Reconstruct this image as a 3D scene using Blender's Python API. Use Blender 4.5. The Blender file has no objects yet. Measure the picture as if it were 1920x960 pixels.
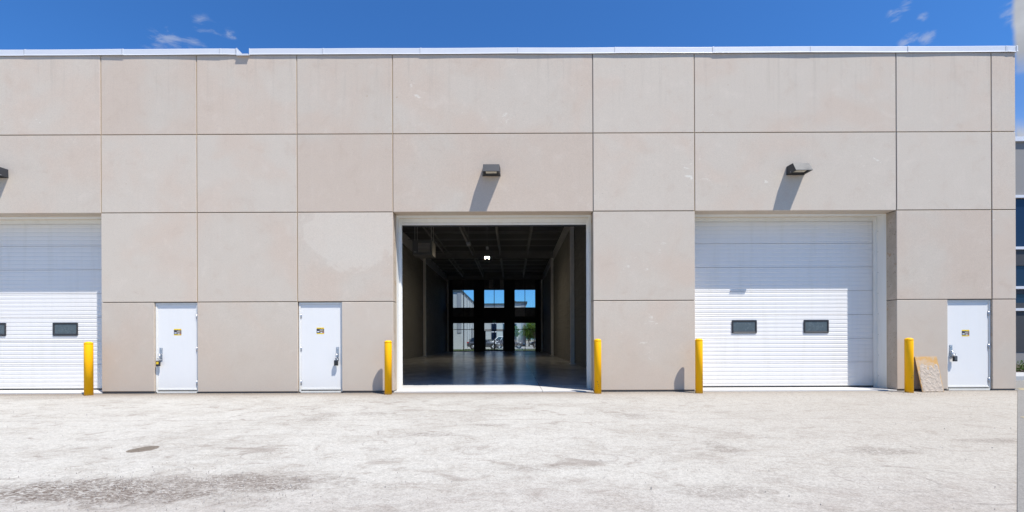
import bpy, bmesh, math, random
from mathutils import Vector, Matrix, noise as mnoise
random.seed(7)
scene = bpy.context.scene
COL = scene.collection
R = math.radians

# ------------------------------------------------------------------ camera, sky, sun, exposure
EYE, DIST, S = 1.318, 11.5, 74.0           # eye height, metres to the facade, photo pixels per metre on the facade
cam_d = bpy.data.cameras.new('camera'); cam = bpy.data.objects.new('camera', cam_d); COL.objects.link(cam)
cam_d.sensor_width = 36.0; cam_d.lens = 851 / 1920 * 36.0
cam_d.shift_x = -1 / 1920; cam_d.shift_y = 156 / 1920
cam_d.clip_end = 4000
cam.location = (0, -DIST, EYE)
cam.rotation_euler = (Matrix.Rotation(R(90), 3, 'X') @ Matrix.Rotation(-0.0037, 3, 'Z')).to_euler()
scene.camera = cam

SUNV = Vector((0.75, -0.69, 1.92)).normalized()      # towards the sun
SUN_EL = math.asin(SUNV.z); SUN_ROT = math.atan2(SUNV.x, SUNV.y)
sun_d = bpy.data.lights.new('sun', 'SUN'); sun = bpy.data.objects.new('sun', sun_d); COL.objects.link(sun)
sun_d.energy = 5.0; sun_d.angle = R(0.5); sun_d.color = (1.0, 0.965, 0.91)
sun.rotation_euler = SUNV.to_track_quat('Z', 'Y').to_euler(); sun.location = (20, -20, 40)

scene.view_settings.view_transform = 'Standard'; scene.view_settings.look = 'None'
scene.view_settings.exposure = 0.45; scene.view_settings.gamma = 1.0
scene.render.engine = 'CYCLES'
scene.cycles.use_denoising = True
scene.cycles.max_bounces = 10; scene.cycles.diffuse_bounces = 8; scene.cycles.glossy_bounces = 4
scene.cycles.transparent_max_bounces = 12; scene.cycles.caustics_reflective = False; scene.cycles.caustics_refractive = False
scene.cycles.sample_clamp_indirect = 20.0


class NT:
    """small node-tree writer"""
    def __init__(s, tree): s.t = tree; s.t.nodes.clear()
    def n(s, typ, props=None, **ins):
        nd = s.t.nodes.new(typ)
        for k, v in (props or {}).items(): setattr(nd, k, v)
        for k, v in ins.items():
            key = int(k[1:]) if k[0] == '_' and k[1:].isdigit() else k.replace('_', ' ')
            sock = nd.inputs[key]
            if isinstance(v, bpy.types.NodeSocket): s.t.links.new(v, sock)
            elif v is not None:
                try: sock.default_value = v
                except Exception: sock.default_value = (*v, 1.0)
        return nd
    def math(s, op, a, b=None, c=None, clamp=False):
        nd = s.t.nodes.new('ShaderNodeMath'); nd.operation = op; nd.use_clamp = clamp
        for i, v in enumerate((a, b, c)):
            if v is None: continue
            if isinstance(v, bpy.types.NodeSocket): s.t.links.new(v, nd.inputs[i])
            else: nd.inputs[i].default_value = v
        return nd.outputs[0]
    def vmath(s, op, a, b=None):
        nd = s.t.nodes.new('ShaderNodeVectorMath'); nd.operation = op
        for i, v in enumerate((a, b)):
            if v is None: continue
            if isinstance(v, bpy.types.NodeSocket): s.t.links.new(v, nd.inputs[i])
            else: nd.inputs[i].default_value = v
        return nd.outputs['Value'] if op in ('LENGTH', 'DISTANCE', 'DOT_PRODUCT') else nd.outputs[0]
    def mix(s, f, a, b, mode='MIX'):
        nd = s.t.nodes.new('ShaderNodeMix'); nd.data_type = 'RGBA'; nd.blend_type = mode
        for sock, v in ((nd.inputs['Factor'], f), (nd.inputs['A'], a), (nd.inputs['B'], b)) if False else ((nd.inputs[0], f), (nd.inputs[6], a), (nd.inputs[7], b)):
            if isinstance(v, bpy.types.NodeSocket): s.t.links.new(v, sock)
            elif isinstance(v, (int, float)): sock.default_value = v
            else: sock.default_value = (*v[:3], 1.0)
        return nd.outputs[2]
    def ramp(s, v, lo, hi, a=0.0, b=1.0):
        nd = s.n('ShaderNodeMapRange', {'interpolation_type': 'SMOOTHSTEP'})
        s.t.links.new(v, nd.inputs[0])
        for i, x in enumerate((lo, hi, a, b)): nd.inputs[i + 1].default_value = x
        return nd.outputs[0]
    def noise(s, vec, scale, detail=4.0, rough=0.55, dist=0.0):
        return s.n('ShaderNodeTexNoise', Vector=vec, Scale=scale, Detail=detail, Roughness=rough, Distortion=dist).outputs[0]
    def mapping(s, vec, loc=(0, 0, 0), rot=(0, 0, 0), scale=(1, 1, 1)):
        return s.n('ShaderNodeMapping', Vector=vec, Location=loc, Rotation=rot, Scale=scale).outputs[0]


world = bpy.data.worlds.new('World'); scene.world = world; world.use_nodes = True
w = NT(world.node_tree)
sky = w.n('ShaderNodeTexSky', {'sky_type': 'NISHITA', 'sun_disc': False, 'sun_elevation': SUN_EL, 'sun_rotation': SUN_ROT,
                               'altitude': 200.0, 'air_density': 1.0, 'dust_density': 0.6, 'ozone_density': 3.0}).outputs[0]
gdir = w.n('ShaderNodeTexCoord').outputs['Generated']
def pixdir(px, py):
    x, y = px - 0.0037 * (py - 636), py + 0.0037 * (px - 961)
    return Vector(((x - 961) / 851, 1, (636 - y) / 851)).normalized()
# small wispy cirrus: torn noise gathered in a few tufts, thin scraps elsewhere
warp = w.n('ShaderNodeTexNoise', Vector=gdir, Scale=9.0, Detail=3.0).outputs['Color']
wv = w.vmath('SUBTRACT', warp, (0.5, 0.5, 0.5)); sc_ = w.t.nodes.new('ShaderNodeVectorMath'); sc_.operation = 'SCALE'
w.t.links.new(wv, sc_.inputs[0]); sc_.inputs[3].default_value = 0.05
wdir = w.vmath('ADD', gdir, sc_.outputs[0])
torn = w.noise(w.mapping(wdir, rot=(0.2, R(38), 0.1), scale=(12, 14, 34)), 2.2, 9.0, 0.62, 0.3)
tuft = None
for px, py, rad, amp in ((297, 84, 0.030, 1.0), (322, 76, 0.026, .95), (350, 82, .03, .5), (383, 50, 0.026, .75), (405, 58, .022, .5), (429, 65, 0.016, 1.0), (366, 84, 0.028, .75),
                         (1681, 26, 0.017, 1.0), (1698, 12, 0.016, 1.0), (1729, 32, .012, .7), (1712, 66, 0.016, .9), (1694, 80, .012, .9), (1735, 72, 0.016, 1.0), (1748, 64, .01, .8),
                         (1898, 22, 0.022, .75)):
    d = w.vmath('DISTANCE', gdir, tuple(pixdir(px, py)))
    m = w.math('MULTIPLY', w.ramp(d, 0.0, rad, 1.0, 0.0), amp)
    tuft = m if tuft is None else w.math('MAXIMUM', tuft, m)
wisp = w.math('MULTIPLY', w.ramp(w.math('ADD', torn, w.math('MULTIPLY', tuft, 0.22)), 0.56, 0.86), w.ramp(tuft, 0.02, .5))
# a grey-white cloud bank beyond the neighbouring building, drifting off to the right of the photograph
bank_n = w.noise(w.mapping(gdir, scale=(1, 1, 2.0)), 5.0, 7.0, 0.55)
sep = w.n('ShaderNodeSeparateXYZ', Vector=gdir).outputs
az = w.math('DIVIDE', sep[0], w.math('MAXIMUM', sep[1], 0.02))
elv = w.math('DIVIDE', sep[2], w.math('MAXIMUM', sep[1], 0.02))
side = w.ramp(w.math('ADD', az, w.math('MULTIPLY', w.math('SUBTRACT', w.noise(gdir, 14.0, 6.0, .6), 0.5), 0.03)), 1.102, 1.119)
hole = w.ramp(w.math('ABSOLUTE', w.math('SUBTRACT', w.math('ADD', elv, w.math('MULTIPLY', w.math('SUBTRACT', bank_n, 0.5), 0.16)), 0.535)), 0.03, 0.09, 0.15, 1.0)
bank = w.math('MULTIPLY', w.math('MULTIPLY', side, hole), w.ramp(elv, 0.36, .44, .5, .95))
front = w.ramp(sep[1], 0.0, 0.25)
fair = w.math('MULTIPLY', w.ramp(w.noise(w.mapping(gdir, scale=(1, 1, 2.2)), 4.0, 8.0, 0.6), 0.62, 0.8), w.ramp(sep[1], 0.45, 0.0))
bankc = w.ramp(bank_n, 0.35, 0.7, 4.2, 6.6)
bankcol = w.n('ShaderNodeCombineColor', Red=w.math('MULTIPLY', bankc, .97), Green=bankc, Blue=w.math('MULTIPLY', bankc, 1.06)).outputs[0]
deep = w.n('ShaderNodeGamma', Color=w.mix(1.0, sky, (1 / 3,) * 3, 'MULTIPLY'), Gamma=1.0).outputs[0]     # a polarised, deep summer blue
gain = w.mix(1.0, deep, (1.64, 3.52, 5.6), 'MULTIPLY')
skyc = w.mix(w.math('MULTIPLY', wisp, 0.52), gain, (5.2, 5.8, 7.4))
skyc = w.mix(w.math('MULTIPLY', fair, 0.8), skyc, (7.0, 7.2, 7.6))
skyc = w.mix(w.math('MULTIPLY', bank, front), skyc, bankcol)
bg = w.n('ShaderNodeBackground', Color=skyc, Strength=0.070)
w.n('ShaderNodeOutputWorld', Surface=bg.outputs[0])


# ------------------------------------------------------------------ materials
def material(name):
    m = bpy.data.materials.new(name); m.use_nodes = True
    return m, NT(m.node_tree)

def finish(nt, col, rough=0.6, metal=0.0, bump=None, bstr=0.3, bdist=0.01, coat=0.0, spec=0.5, **kw):
    ins = dict(Base_Color=col, Roughness=rough, Metallic=metal, Coat_Weight=coat, Specular_IOR_Level=spec, **kw)
    if bump is not None:
        ins['Normal'] = nt.n('ShaderNodeBump', Height=bump, Strength=bstr, Distance=bdist).outputs[0]
    b = nt.n('ShaderNodeBsdfPrincipled', **ins)
    nt.n('ShaderNodeOutputMaterial', Surface=b.outputs[0])
    return b

def simple(name, col, rough=0.5, metal=0.0, var=0.06, scale=6.0, bstr=0.0, coat=0.0, spec=0.5):
    m, nt = material(name)
    p = nt.n('ShaderNodeNewGeometry').outputs['Position']
    n1 = nt.noise(p, scale, 6, 0.6)
    c = nt.mix(n1, tuple(x * (1 - var) for x in col), tuple(min(1, x * (1 + var)) for x in col))
    rg = nt.ramp(n1, 0.3, 0.7, max(0.02, rough - .06), min(1, rough + .06))
    finish(nt, c, rg, metal, n1 if bstr else None, bstr, 0.01, coat, spec)
    return m

def blob(nt, pos, cx, cz, rx, rz, nz, amp, flat='xz'):
    """soft mask round a point of the facade (x,z) or of the ground (x,y), edge torn by a noise"""
    sp = nt.n('ShaderNodeSeparateXYZ', Vector=pos).outputs
    u = nt.math('DIVIDE', nt.math('SUBTRACT', sp[0], cx), rx)
    v = nt.math('DIVIDE', nt.math('SUBTRACT', sp[2 if flat == 'xz' else 1], cz), rz)
    d = nt.math('SQRT', nt.math('ADD', nt.math('MULTIPLY', u, u), nt.math('MULTIPLY', v, v)))
    return nt.math('ADD', d, nt.math('MULTIPLY', nt.math('SUBTRACT', nz, 0.5), amp))

def concrete_panel():
    m, nt = material('precast_concrete')
    pos = nt.n('ShaderNodeNewGeometry').outputs['Position']
    rnd = nt.n('ShaderNodeObjectInfo').outputs['Random']
    off = nt.n('ShaderNodeCombineXYZ', X=nt.math('MULTIPLY', rnd, 37.0), Y=nt.math('MULTIPLY', rnd, 91.0), Z=nt.math('MULTIPLY', rnd, 53.0)).outputs[0]
    p = nt.vmath('ADD', pos, off)
    big = nt.noise(p, 0.55, 4, 0.55, 0.4)
    mid = nt.noise(p, 2.3, 6, 0.62, 0.5)
    fine = nt.noise(p, 55.0, 4, 0.7)
    grit = nt.noise(p, 190.0, 2, 0.6)
    streak = nt.noise(nt.mapping(p, scale=(5.0, 1, 0.35)), 1.0, 4, 0.6)
    warm, grey = (0.552, 0.456, 0.388), (0.548, 0.480, 0.420)
    c = nt.mix(nt.ramp(nt.math('ADD', big, nt.math('MULTIPLY', nt.math('SUBTRACT', rnd, .5), .22)), 0.40, 0.62), warm, grey)
    c = nt.mix(nt.ramp(mid, 0.52, 0.78, 0, 0.34), c, (0.640, 0.562, 0.500))
    c = nt.mix(nt.ramp(mid, 0.47, 0.24, 0, 0.32), c, (0.470, 0.364, 0.298))
    c = nt.mix(nt.ramp(streak, 0.55, 0.8, 0, 0.16), c, (0.610, 0.539, 0.481))
    # pale washed patch under the joint beside the open bay
    b1 = blob(nt, pos, -4.05, 4.1, 1.25, 1.05, mid, 1.0)
    sp = nt.n('ShaderNodeSeparateXYZ', Vector=pos).outputs
    keep = nt.math('MULTIPLY', nt.math('LESS_THAN', sp[2], 4.55), nt.math('MULTIPLY', nt.math('GREATER_THAN', sp[0], -5.43), nt.math('LESS_THAN', sp[0], -3.03)))
    c = nt.mix(nt.math('MULTIPLY', nt.ramp(b1, 1.02, 0.90, 0, 0.5), keep), c, (0.630, 0.567, 0.504))
    # white efflorescence scuffs, thicker in a few places
    scuff_n = nt.noise(nt.mapping(p, scale=(1.0, 1.0, 2.4)), 3.4, 7, 0.68, 0.9)
    dens = None
    for cx, cz, rx, rz in ((3.5, 3.3, 1.1, .8), (3.2, 1.4, 1.0, 1.0), (10.6, 5.45, .75, .35), (9.05, 5.5, .5, .9), (6.6, 5.3, .35, .3), (-12.3, 6.8, .8, .4),
                           (-7.3, 4.9, .5, .5), (-2.4, 7.7, .6, .5), (-.4, 6.9, .7, .3), (4.7, 5.6, .7, .6), (9.6, 8.0, .5, .4)):
        b = nt.ramp(blob(nt, pos, cx, cz, rx, rz, mid, .6), 1.1, .5)
        dens = b if dens is None else nt.math('MAXIMUM', dens, b)
    th = nt.math('ADD', scuff_n, nt.math('MULTIPLY', dens, 0.09))
    c = nt.mix(nt.math('MULTIPLY', nt.ramp(th, 0.69, 0.74, 0, 0.55), nt.ramp(mid, .3, .6)), c, (0.75, 0.73, 0.69))
    drip = nt.noise(nt.mapping(p, scale=(7.0, 1, .28)), 1.3, 5, .65)
    c = nt.mix(nt.math('MULTIPLY', nt.ramp(drip, .52, .72), nt.ramp(sp[2], 6.6, 8.6, 0.05, .34)), c, (0.40, 0.345, 0.30))
    # rust-brown spots, sparse
    rs = nt.noise(p, 9.0, 3, 0.5)
    c = nt.mix(nt.ramp(rs, 0.76, 0.80, 0, 0.5), c, (0.34, 0.20, 0.10))
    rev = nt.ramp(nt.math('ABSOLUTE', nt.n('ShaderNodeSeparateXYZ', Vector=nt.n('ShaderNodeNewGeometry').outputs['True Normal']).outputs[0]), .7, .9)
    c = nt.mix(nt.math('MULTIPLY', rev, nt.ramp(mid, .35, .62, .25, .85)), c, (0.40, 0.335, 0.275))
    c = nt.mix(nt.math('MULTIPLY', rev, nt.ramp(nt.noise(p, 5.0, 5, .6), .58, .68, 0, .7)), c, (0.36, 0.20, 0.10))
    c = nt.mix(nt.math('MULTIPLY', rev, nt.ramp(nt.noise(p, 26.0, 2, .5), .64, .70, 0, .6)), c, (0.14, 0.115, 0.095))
    # pores
    pore = nt.ramp(nt.noise(p, 34.0, 2, 0.5), 0.73, 0.77)
    c = nt.mix(nt.math('MULTIPLY', pore, 0.45), c, (0.20, 0.17, 0.15))
    c = nt.mix(nt.ramp(fine, 0.30, 0.70, 0.0, 1.0), nt.mix(1.0, c, (0.93, 0.93, 0.93), 'MULTIPLY'), nt.mix(1.0, c, (1.06, 1.06, 1.06), 'MULTIPLY'))
    dust = nt.ramp(nt.math('ADD', sp[2], nt.math('MULTIPLY', nt.math('SUBTRACT', mid, .5), 1.6)), 2.9, .2, 0, .5)
    c = nt.mix(dust, c, (0.485, 0.402, 0.336))
    tint = nt.math('ADD', 0.95, nt.math('MULTIPLY', rnd, 0.07))
    c = nt.mix(1.0, c, nt.n('ShaderNodeCombineColor', Red=tint, Green=nt.math('MULTIPLY', tint, .99), Blue=nt.math('MULTIPLY', tint, .93)).outputs[0], 'MULTIPLY')
    h = nt.math('ADD', nt.math('MULTIPLY', fine, 0.5), nt.math('ADD', nt.math('MULTIPLY', grit, 0.35), nt.math('MULTIPLY', mid, 0.6)))
    finish(nt, c, 0.88, 0, h, 0.32, 0.006, spec=0.25)
    return m

def ground_mat():
    m, nt = material('dusty_ground')
    pos = nt.n('ShaderNodeNewGeometry').outputs['Position']
    sp = nt.n('ShaderNodeSeparateXYZ', Vector=pos).outputs
    big = nt.noise(nt.mapping(pos, scale=(0.8, 1.0, 1)), 0.6, 6, 0.62, 0.8)
    mid = nt.noise(nt.mapping(pos, rot=(0, 0, R(12)), scale=(0.9, 1.1, 1)), 2.2, 10, 0.72, 1.0)
    smear = nt.noise(nt.mapping(pos, rot=(0, 0, R(-24)), scale=(1.0, 2.6, 1)), 2.6, 10, 0.72, 1.2)
    smear2 = nt.noise(nt.mapping(pos, rot=(0, 0, R(38)), scale=(1.0, 3.2, 1)), 3.0, 9, 0.72, 1.0)
    fine = nt.noise(pos, 22.0, 8, 0.78)
    grit = nt.noise(pos, 62.0, 5, 0.8)
    white, pale, brown = (0.418, 0.398, 0.358), (0.338, 0.312, 0.274), (0.215, 0.182, 0.156)
    v = nt.math('ADD', nt.math('MULTIPLY', big, 0.45), nt.math('ADD', nt.math('MULTIPLY', mid, 0.4), nt.math('MULTIPLY', smear, 0.25)))
    c = nt.mix(nt.ramp(v, 0.46, 0.62), pale, white)
    c = nt.mix(nt.ramp(nt.math('ADD', smear2, nt.math('MULTIPLY', big, .25)), 0.50, 0.72, 0, 0.5), c, (0.452, 0.434, 0.395))
    c = nt.mix(nt.math('MULTIPLY', nt.ramp(mid, 0.46, 0.32, 0, 0.75), nt.ramp(fine, 0.3, 0.6, 0.3, 1)), c, brown)
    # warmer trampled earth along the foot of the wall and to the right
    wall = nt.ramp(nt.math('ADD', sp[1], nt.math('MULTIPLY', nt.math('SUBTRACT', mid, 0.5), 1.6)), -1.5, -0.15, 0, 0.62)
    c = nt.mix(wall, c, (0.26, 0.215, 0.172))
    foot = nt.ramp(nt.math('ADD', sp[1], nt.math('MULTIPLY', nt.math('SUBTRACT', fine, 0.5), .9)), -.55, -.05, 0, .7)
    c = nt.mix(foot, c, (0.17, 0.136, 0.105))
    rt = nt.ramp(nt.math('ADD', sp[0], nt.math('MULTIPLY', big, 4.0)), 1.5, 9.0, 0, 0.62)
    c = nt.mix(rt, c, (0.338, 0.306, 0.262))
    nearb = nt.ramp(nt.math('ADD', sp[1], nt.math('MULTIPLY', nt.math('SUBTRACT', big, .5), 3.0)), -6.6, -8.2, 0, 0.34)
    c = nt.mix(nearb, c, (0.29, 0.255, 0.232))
    # scraped gritty patches nearest the camera
    dk = None
    for cx, cy, rx, ry, a in ((-3.75, -7.42, 1.5, .40, 1.0), (-2.7, -7.2, 1.1, .34, .8), (-2.15, -7.35, .35, .16, .9), (0.25, -6.75, .5, .14, .4), (1.85, -7.5, .5, .25, .4), (-2.55, -3.3, .35, .3, .45),
                              (-3.3, -3.7, .3, .5, .35), (-1.1, -5.1, .5, .16, .6), (-.35, -4.4, .4, .14, .55), (4.4, -6.1, .6, .2, .5), (2.6, -5.9, .2, .4, .5), (6.5, -5.6, .9, .15, .5), (2.1, -3.6, .35, .25, .45)):
        b = nt.math('MULTIPLY', nt.ramp(blob(nt, pos, cx, cy, rx, ry, mid, 2.4, 'xy'), 1.25, 0.35), a)
        dk = b if dk is None else nt.math('MAXIMUM', dk, b)
    gr = nt.noise(nt.mapping(pos, rot=(0, 0, R(20)), scale=(1, 1.6, 1)), 13.0, 6, 0.72, 1.8)
    c = nt.mix(nt.math('MULTIPLY', dk, nt.ramp(gr, 0.46, 0.55, 1.0, 0.12)), c, (0.150, 0.122, 0.102))
    c = nt.mix(nt.math('MULTIPLY', dk, nt.ramp(gr, 0.57, 0.64, 0, .8)), c, (0.47, 0.45, 0.42))
    peb = nt.noise(nt.mapping(pos, rot=(0, 0, .4)), 42.0, 3, 0.6, .3)
    c = nt.mix(nt.math('MULTIPLY', nt.ramp(peb, .62, .70), nt.ramp(big, .75, .35, .15, .6)), c, (0.20, 0.172, 0.15))
    # arcs scuffed by turning tyres
    arc = None
    for cx, cy, r0, wd in ((1.02, -6.35, .17, .03), (1.16, -6.42, .2, .03), (3.9, -7.3, .55, .03), (3.55, -7.15, .4, .025), (-3.0, -6.2, .16, .016), (-3.35, -2.7, .5, .06), (-3.6, -7.0, .32, .02), (7.5, -9.6, 3.6, .04), (7.9, -9.9, 3.6, .04), (-1.6, -5.6, .35, .015)):
        dd = nt.vmath('DISTANCE', nt.vmath('MULTIPLY', pos, (1, 1, 0)), (cx, cy, 0))
        dd = nt.math('ADD', dd, nt.math('MULTIPLY', nt.math('SUBTRACT', mid, .5), .12))
        b = nt.ramp(nt.math('ABSOLUTE', nt.math('SUBTRACT', dd, r0)), wd, 0.0)
        arc = b if arc is None else nt.math('MAXIMUM', arc, b)
    c = nt.mix(nt.math('MULTIPLY', arc, nt.ramp(smear, .42, .6, 0, .55)), c, (0.20, 0.178, 0.16))
    # long straight cold joint / crack running parallel to the wall on the right
    crack = nt.ramp(nt.math('ABSOLUTE', nt.math('ADD', nt.math('ADD', sp[1], 3.9), nt.math('MULTIPLY', nt.math('SUBTRACT', mid, .5), .16))), 0.03, 0.0)
    c = nt.mix(nt.math('MULTIPLY', crack, nt.ramp(big, .38, .62, 0.0, .6)), c, (0.22, 0.19, 0.165))
    # a single brown damp stain
    mp = nt.mapping(pos, loc=(4.58, 5.88, 0)); mp = nt.mapping(mp, rot=(0, 0, R(-55)))
    q = nt.n('ShaderNodeSeparateXYZ', Vector=mp).outputs
    dd = nt.math('ADD', nt.math('MULTIPLY', nt.math('MULTIPLY', q[0], q[0]), 1 / .165 ** 2), nt.math('MULTIPLY', nt.math('MULTIPLY', q[1], q[1]), 1 / .145 ** 2))
    st = nt.ramp(nt.math('ADD', dd, nt.math('MULTIPLY', nt.math('SUBTRACT', fine, .5), .7)), 1.04, 0.94)
    c = nt.mix(st, c, nt.mix(fine, (0.13, 0.108, 0.085), (0.20, 0.17, 0.14)))
    c = nt.mix(nt.ramp(fine, 0.36, 0.62), nt.mix(1.0, c, (0.87, 0.865, 0.86), 'MULTIPLY'), nt.mix(1.0, c, (1.10, 1.10, 1.10), 'MULTIPLY'))
    # grains
    c = nt.mix(nt.ramp(grit, 0.32, 0.68), nt.mix(1.0, c, (0.78, 0.78, 0.78), 'MULTIPLY'), nt.mix(1.0, c, (1.18, 1.18, 1.18), 'MULTIPLY'))
    c = nt.mix(nt.ramp(fine, 0.64, 0.76, 0, .5), c, (0.49, 0.475, 0.45))
    h = nt.math('ADD', nt.math('MULTIPLY', fine, 0.8), nt.math('ADD', nt.math('MULTIPLY', grit, 0.4), nt.math('MULTIPLY', gr, nt.math('MULTIPLY', dk, 1.6))))
    finish(nt, c, 0.95, 0, h, 0.6, 0.012, spec=0.12)
    return m

def asphalt_mat(name, col):
    m, nt = material(name)
    pos = nt.n('ShaderNodeNewGeometry').outputs['Position']
    a, b = nt.noise(pos, 0.7, 5, 0.6), nt.noise(pos, 70.0, 4, 0.7)
    c = nt.mix(nt.math('MULTIPLY', a, 0.6), col, tuple(x * 1.35 for x in col))
    c = nt.mix(nt.ramp(b, 0.35, 0.7), nt.mix(1.0, c, (0.8, 0.8, 0.8), 'MULTIPLY'), nt.mix(1.0, c, (1.2, 1.2, 1.2), 'MULTIPLY'))
    finish(nt, c, 0.9, 0, b, 0.4, 0.006, spec=0.2)
    return m

def floor_mat():
    m, nt = material('sealed_floor')
    pos = nt.n('ShaderNodeNewGeometry').outputs['Position']
    a = nt.noise(nt.mapping(pos, scale=(1, .6, 1)), 0.55, 6, 0.65, 1.2)
    b = nt.noise(nt.mapping(pos, scale=(1, .8, 1)), 2.2, 6, 0.6, 0.8)
    sp = nt.n('ShaderNodeSeparateXYZ', Vector=pos).outputs
    c = nt.mix(nt.ramp(a, 0.35, 0.65), (0.54, 0.56, 0.58), (0.74, 0.74, 0.74))
    c = nt.mix(nt.ramp(b, 0.55, 0.75, 0, 0.35), c, (0.60, 0.59, 0.57))
    outer = nt.ramp(sp[1], 1.9, 0.9)                      # rougher, slightly darker strip at the door sill
    c = nt.mix(outer, c, nt.mix(b, (0.50, 0.48, 0.45), (0.56, 0.54, 0.51)))
    jt = nt.ramp(nt.math('ABSOLUTE', nt.math('SUBTRACT', sp[0], 0.76)), 0.012, 0.004)
    jt2 = nt.ramp(nt.math('ABSOLUTE', nt.math('SUBTRACT', sp[1], 6.3)), 0.02, 0.006)
    c = nt.mix(nt.math('MULTIPLY', nt.math('MAXIMUM', jt, jt2), 0.75), c, (0.10, 0.095, 0.09))
    rg = nt.math('MULTIPLY_ADD', a, 0.22, 0.10); rg = nt.math('MAXIMUM', rg, nt.math('MULTIPLY', outer, 0.7))
    finish(nt, c, rg, 0, nt.math('ADD', nt.math('MULTIPLY', a, .8), nt.math('MULTIPLY', b, 0.5)), 0.10, 0.02, spec=0.5)
    return m

def block_mat():
    m, nt = material('grey_block')
    pos = nt.n('ShaderNodeNewGeometry').outputs['Position']
    a, b = nt.noise(pos, 1.2, 5, 0.6), nt.noise(pos, 60, 3, 0.7)
    c = nt.mix(a, (0.31, 0.305, 0.29), (0.40, 0.39, 0.37))
    c = nt.mix(nt.ramp(b, .4, .7), nt.mix(1.0, c, (0.85, .85, .85), 'MULTIPLY'), c)
    finish(nt, c, 0.9, 0, b, 0.5, 0.006, spec=0.2)
    return m

def paint_white(name, base, dirt):
    """enamelled door steel with faint vertical runs of dust"""
    m, nt = material(name)
    pos = nt.n('ShaderNodeNewGeometry').outputs['Position']
    a = nt.noise(nt.mapping(pos, scale=(6, 6, .5)), 1.0, 5, .6)
    b = nt.noise(pos, 14, 5, .65)
    c = nt.mix(nt.math('MULTIPLY', nt.ramp(a, .45, .75), dirt), base, (base[0] * .86, base[1] * .85, base[2] * .80))
    sp = nt.n('ShaderNodeSeparateXYZ', Vector=pos).outputs
    low = nt.math('MULTIPLY', nt.ramp(nt.math('ADD', sp[2], nt.math('MULTIPLY', b, .5)), .75, .15), dirt * 1.3)
    c = nt.mix(low, c, (base[0] * .80, base[1] * .77, base[2] * .70))
    finish(nt, c, nt.ramp(b, .3, .7, .38, .52), 0, b, .04, .004, spec=.45)
    return m

def bollard_mat():
    m, nt = material('yellow_enamel')
    pos = nt.n('ShaderNodeNewGeometry').outputs['Position']
    rnd = nt.n('ShaderNodeObjectInfo').outputs['Random']
    a = nt.noise(pos, 5, 6, .6); b = nt.noise(nt.mapping(pos, scale=(1, 1, .35)), 26, 5, .7, 1.0)
    c = nt.mix(a, (0.85, 0.41, 0.0), (0.90, 0.46, 0.0))
    sp = nt.n('ShaderNodeSeparateXYZ', Vector=pos).outputs
    low = nt.ramp(sp[2], .9, .05)
    c = nt.mix(nt.math('MULTIPLY', nt.ramp(b, .80, .82), nt.math('MULTIPLY', low, .9)), c, (0.05, 0.04, 0.03))
    c = nt.mix(nt.math('MULTIPLY', nt.ramp(nt.math('ADD', sp[2], nt.math('MULTIPLY', a, .12)), .13, .0), .5), c, (0.46, 0.33, 0.14))
    finish(nt, c, .5, 0, a, .05, .004, spec=.22)
    return m

def plywood_mat():
    m, nt = material('plywood')
    t = nt.n('ShaderNodeTexCoord').outputs['Object']
    g = nt.noise(nt.mapping(t, scale=(3.0, 26, 3.0)), 1.6, 5, .6, 1.5)
    g2 = nt.noise(t, 5.0, 4, .6)
    c = nt.mix(g, (0.40, 0.215, 0.06), (0.56, 0.33, 0.115))
    c = nt.mix(nt.ramp(g2, .55, .75, 0, .5), c, (0.50, 0.36, 0.22))
    c = nt.mix(nt.ramp(nt.noise(t, 7.0, 7, .7), .42, .60, .1, .75), c, (0.43, 0.345, 0.255))
    finish(nt, c, .85, 0, g, .15, .003, spec=.2)
    return m

def glass_mat(name, tint, refl=0.05):
    m, nt = material(name)
    lw = nt.n('ShaderNodeFresnel', IOR=1.5).outputs[0]
    tr = nt.n('ShaderNodeBsdfTransparent', Color=tint)
    gl = nt.n('ShaderNodeBsdfGlossy', Color=(1, 1, 1), Roughness=0.01)
    f = nt.math('ADD', lw, refl, clamp=True)
    mx = nt.n('ShaderNodeMixShader', Fac=f, _1=tr.outputs[0], _2=gl.outputs[0])
    nt.n('ShaderNodeOutputMaterial', Surface=mx.outputs[0])
    return m

def leaf_mat(name, a, b):
    m, nt = material(name)
    rnd = nt.n('ShaderNodeNewGeometry').outputs['Random Per Island']
    c = nt.mix(rnd, a, b)
    d = nt.n('ShaderNodeBsdfDiffuse', Color=c)
    t = nt.n('ShaderNodeBsdfTranslucent', Color=nt.mix(1.0, c, (1.3, 1.4, .7), 'MULTIPLY'))
    mx = nt.n('ShaderNodeMixShader', Fac=0.3, _1=d.outputs[0], _2=t.outputs[0])
    nt.n('ShaderNodeOutputMaterial', Surface=mx.outputs[0])
    return m

M = {}
M['panel'] = concrete_panel(); M['ground'] = ground_mat(); M['floor'] = floor_mat(); M['block'] = block_mat()
M['asphalt'] = asphalt_mat('weathered_asphalt', (0.20, 0.19, 0.175)); M['road'] = asphalt_mat('pale_asphalt', (0.27, 0.255, 0.235))
M['kerb'] = simple('kerb_concrete', (0.40, 0.40, 0.39), .85, 0, .12, 4, .2)
M['tan'] = simple('tan_sealant', (0.36, 0.26, 0.155), .7, 0, .35, 1.6, .1)
M['grey_joint'] = simple('grey_sealant', (0.15, 0.13, 0.11), .75, 0, .3, 2.0, .1)
M['cream'] = simple('cream_sealant', (0.58, 0.47, 0.32), .7, 0, .2, 9.0, .1)
M['coping'] = simple('coping_metal', (0.60, 0.61, 0.635), .45, 0, .03, 2.0)
M['door_steel'] = paint_white('sectional_door_enamel', (0.755, 0.725, 0.685), .35)
M['man_door'] = paint_white('flush_door_enamel', (0.735, 0.715, 0.68), .12)
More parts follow.
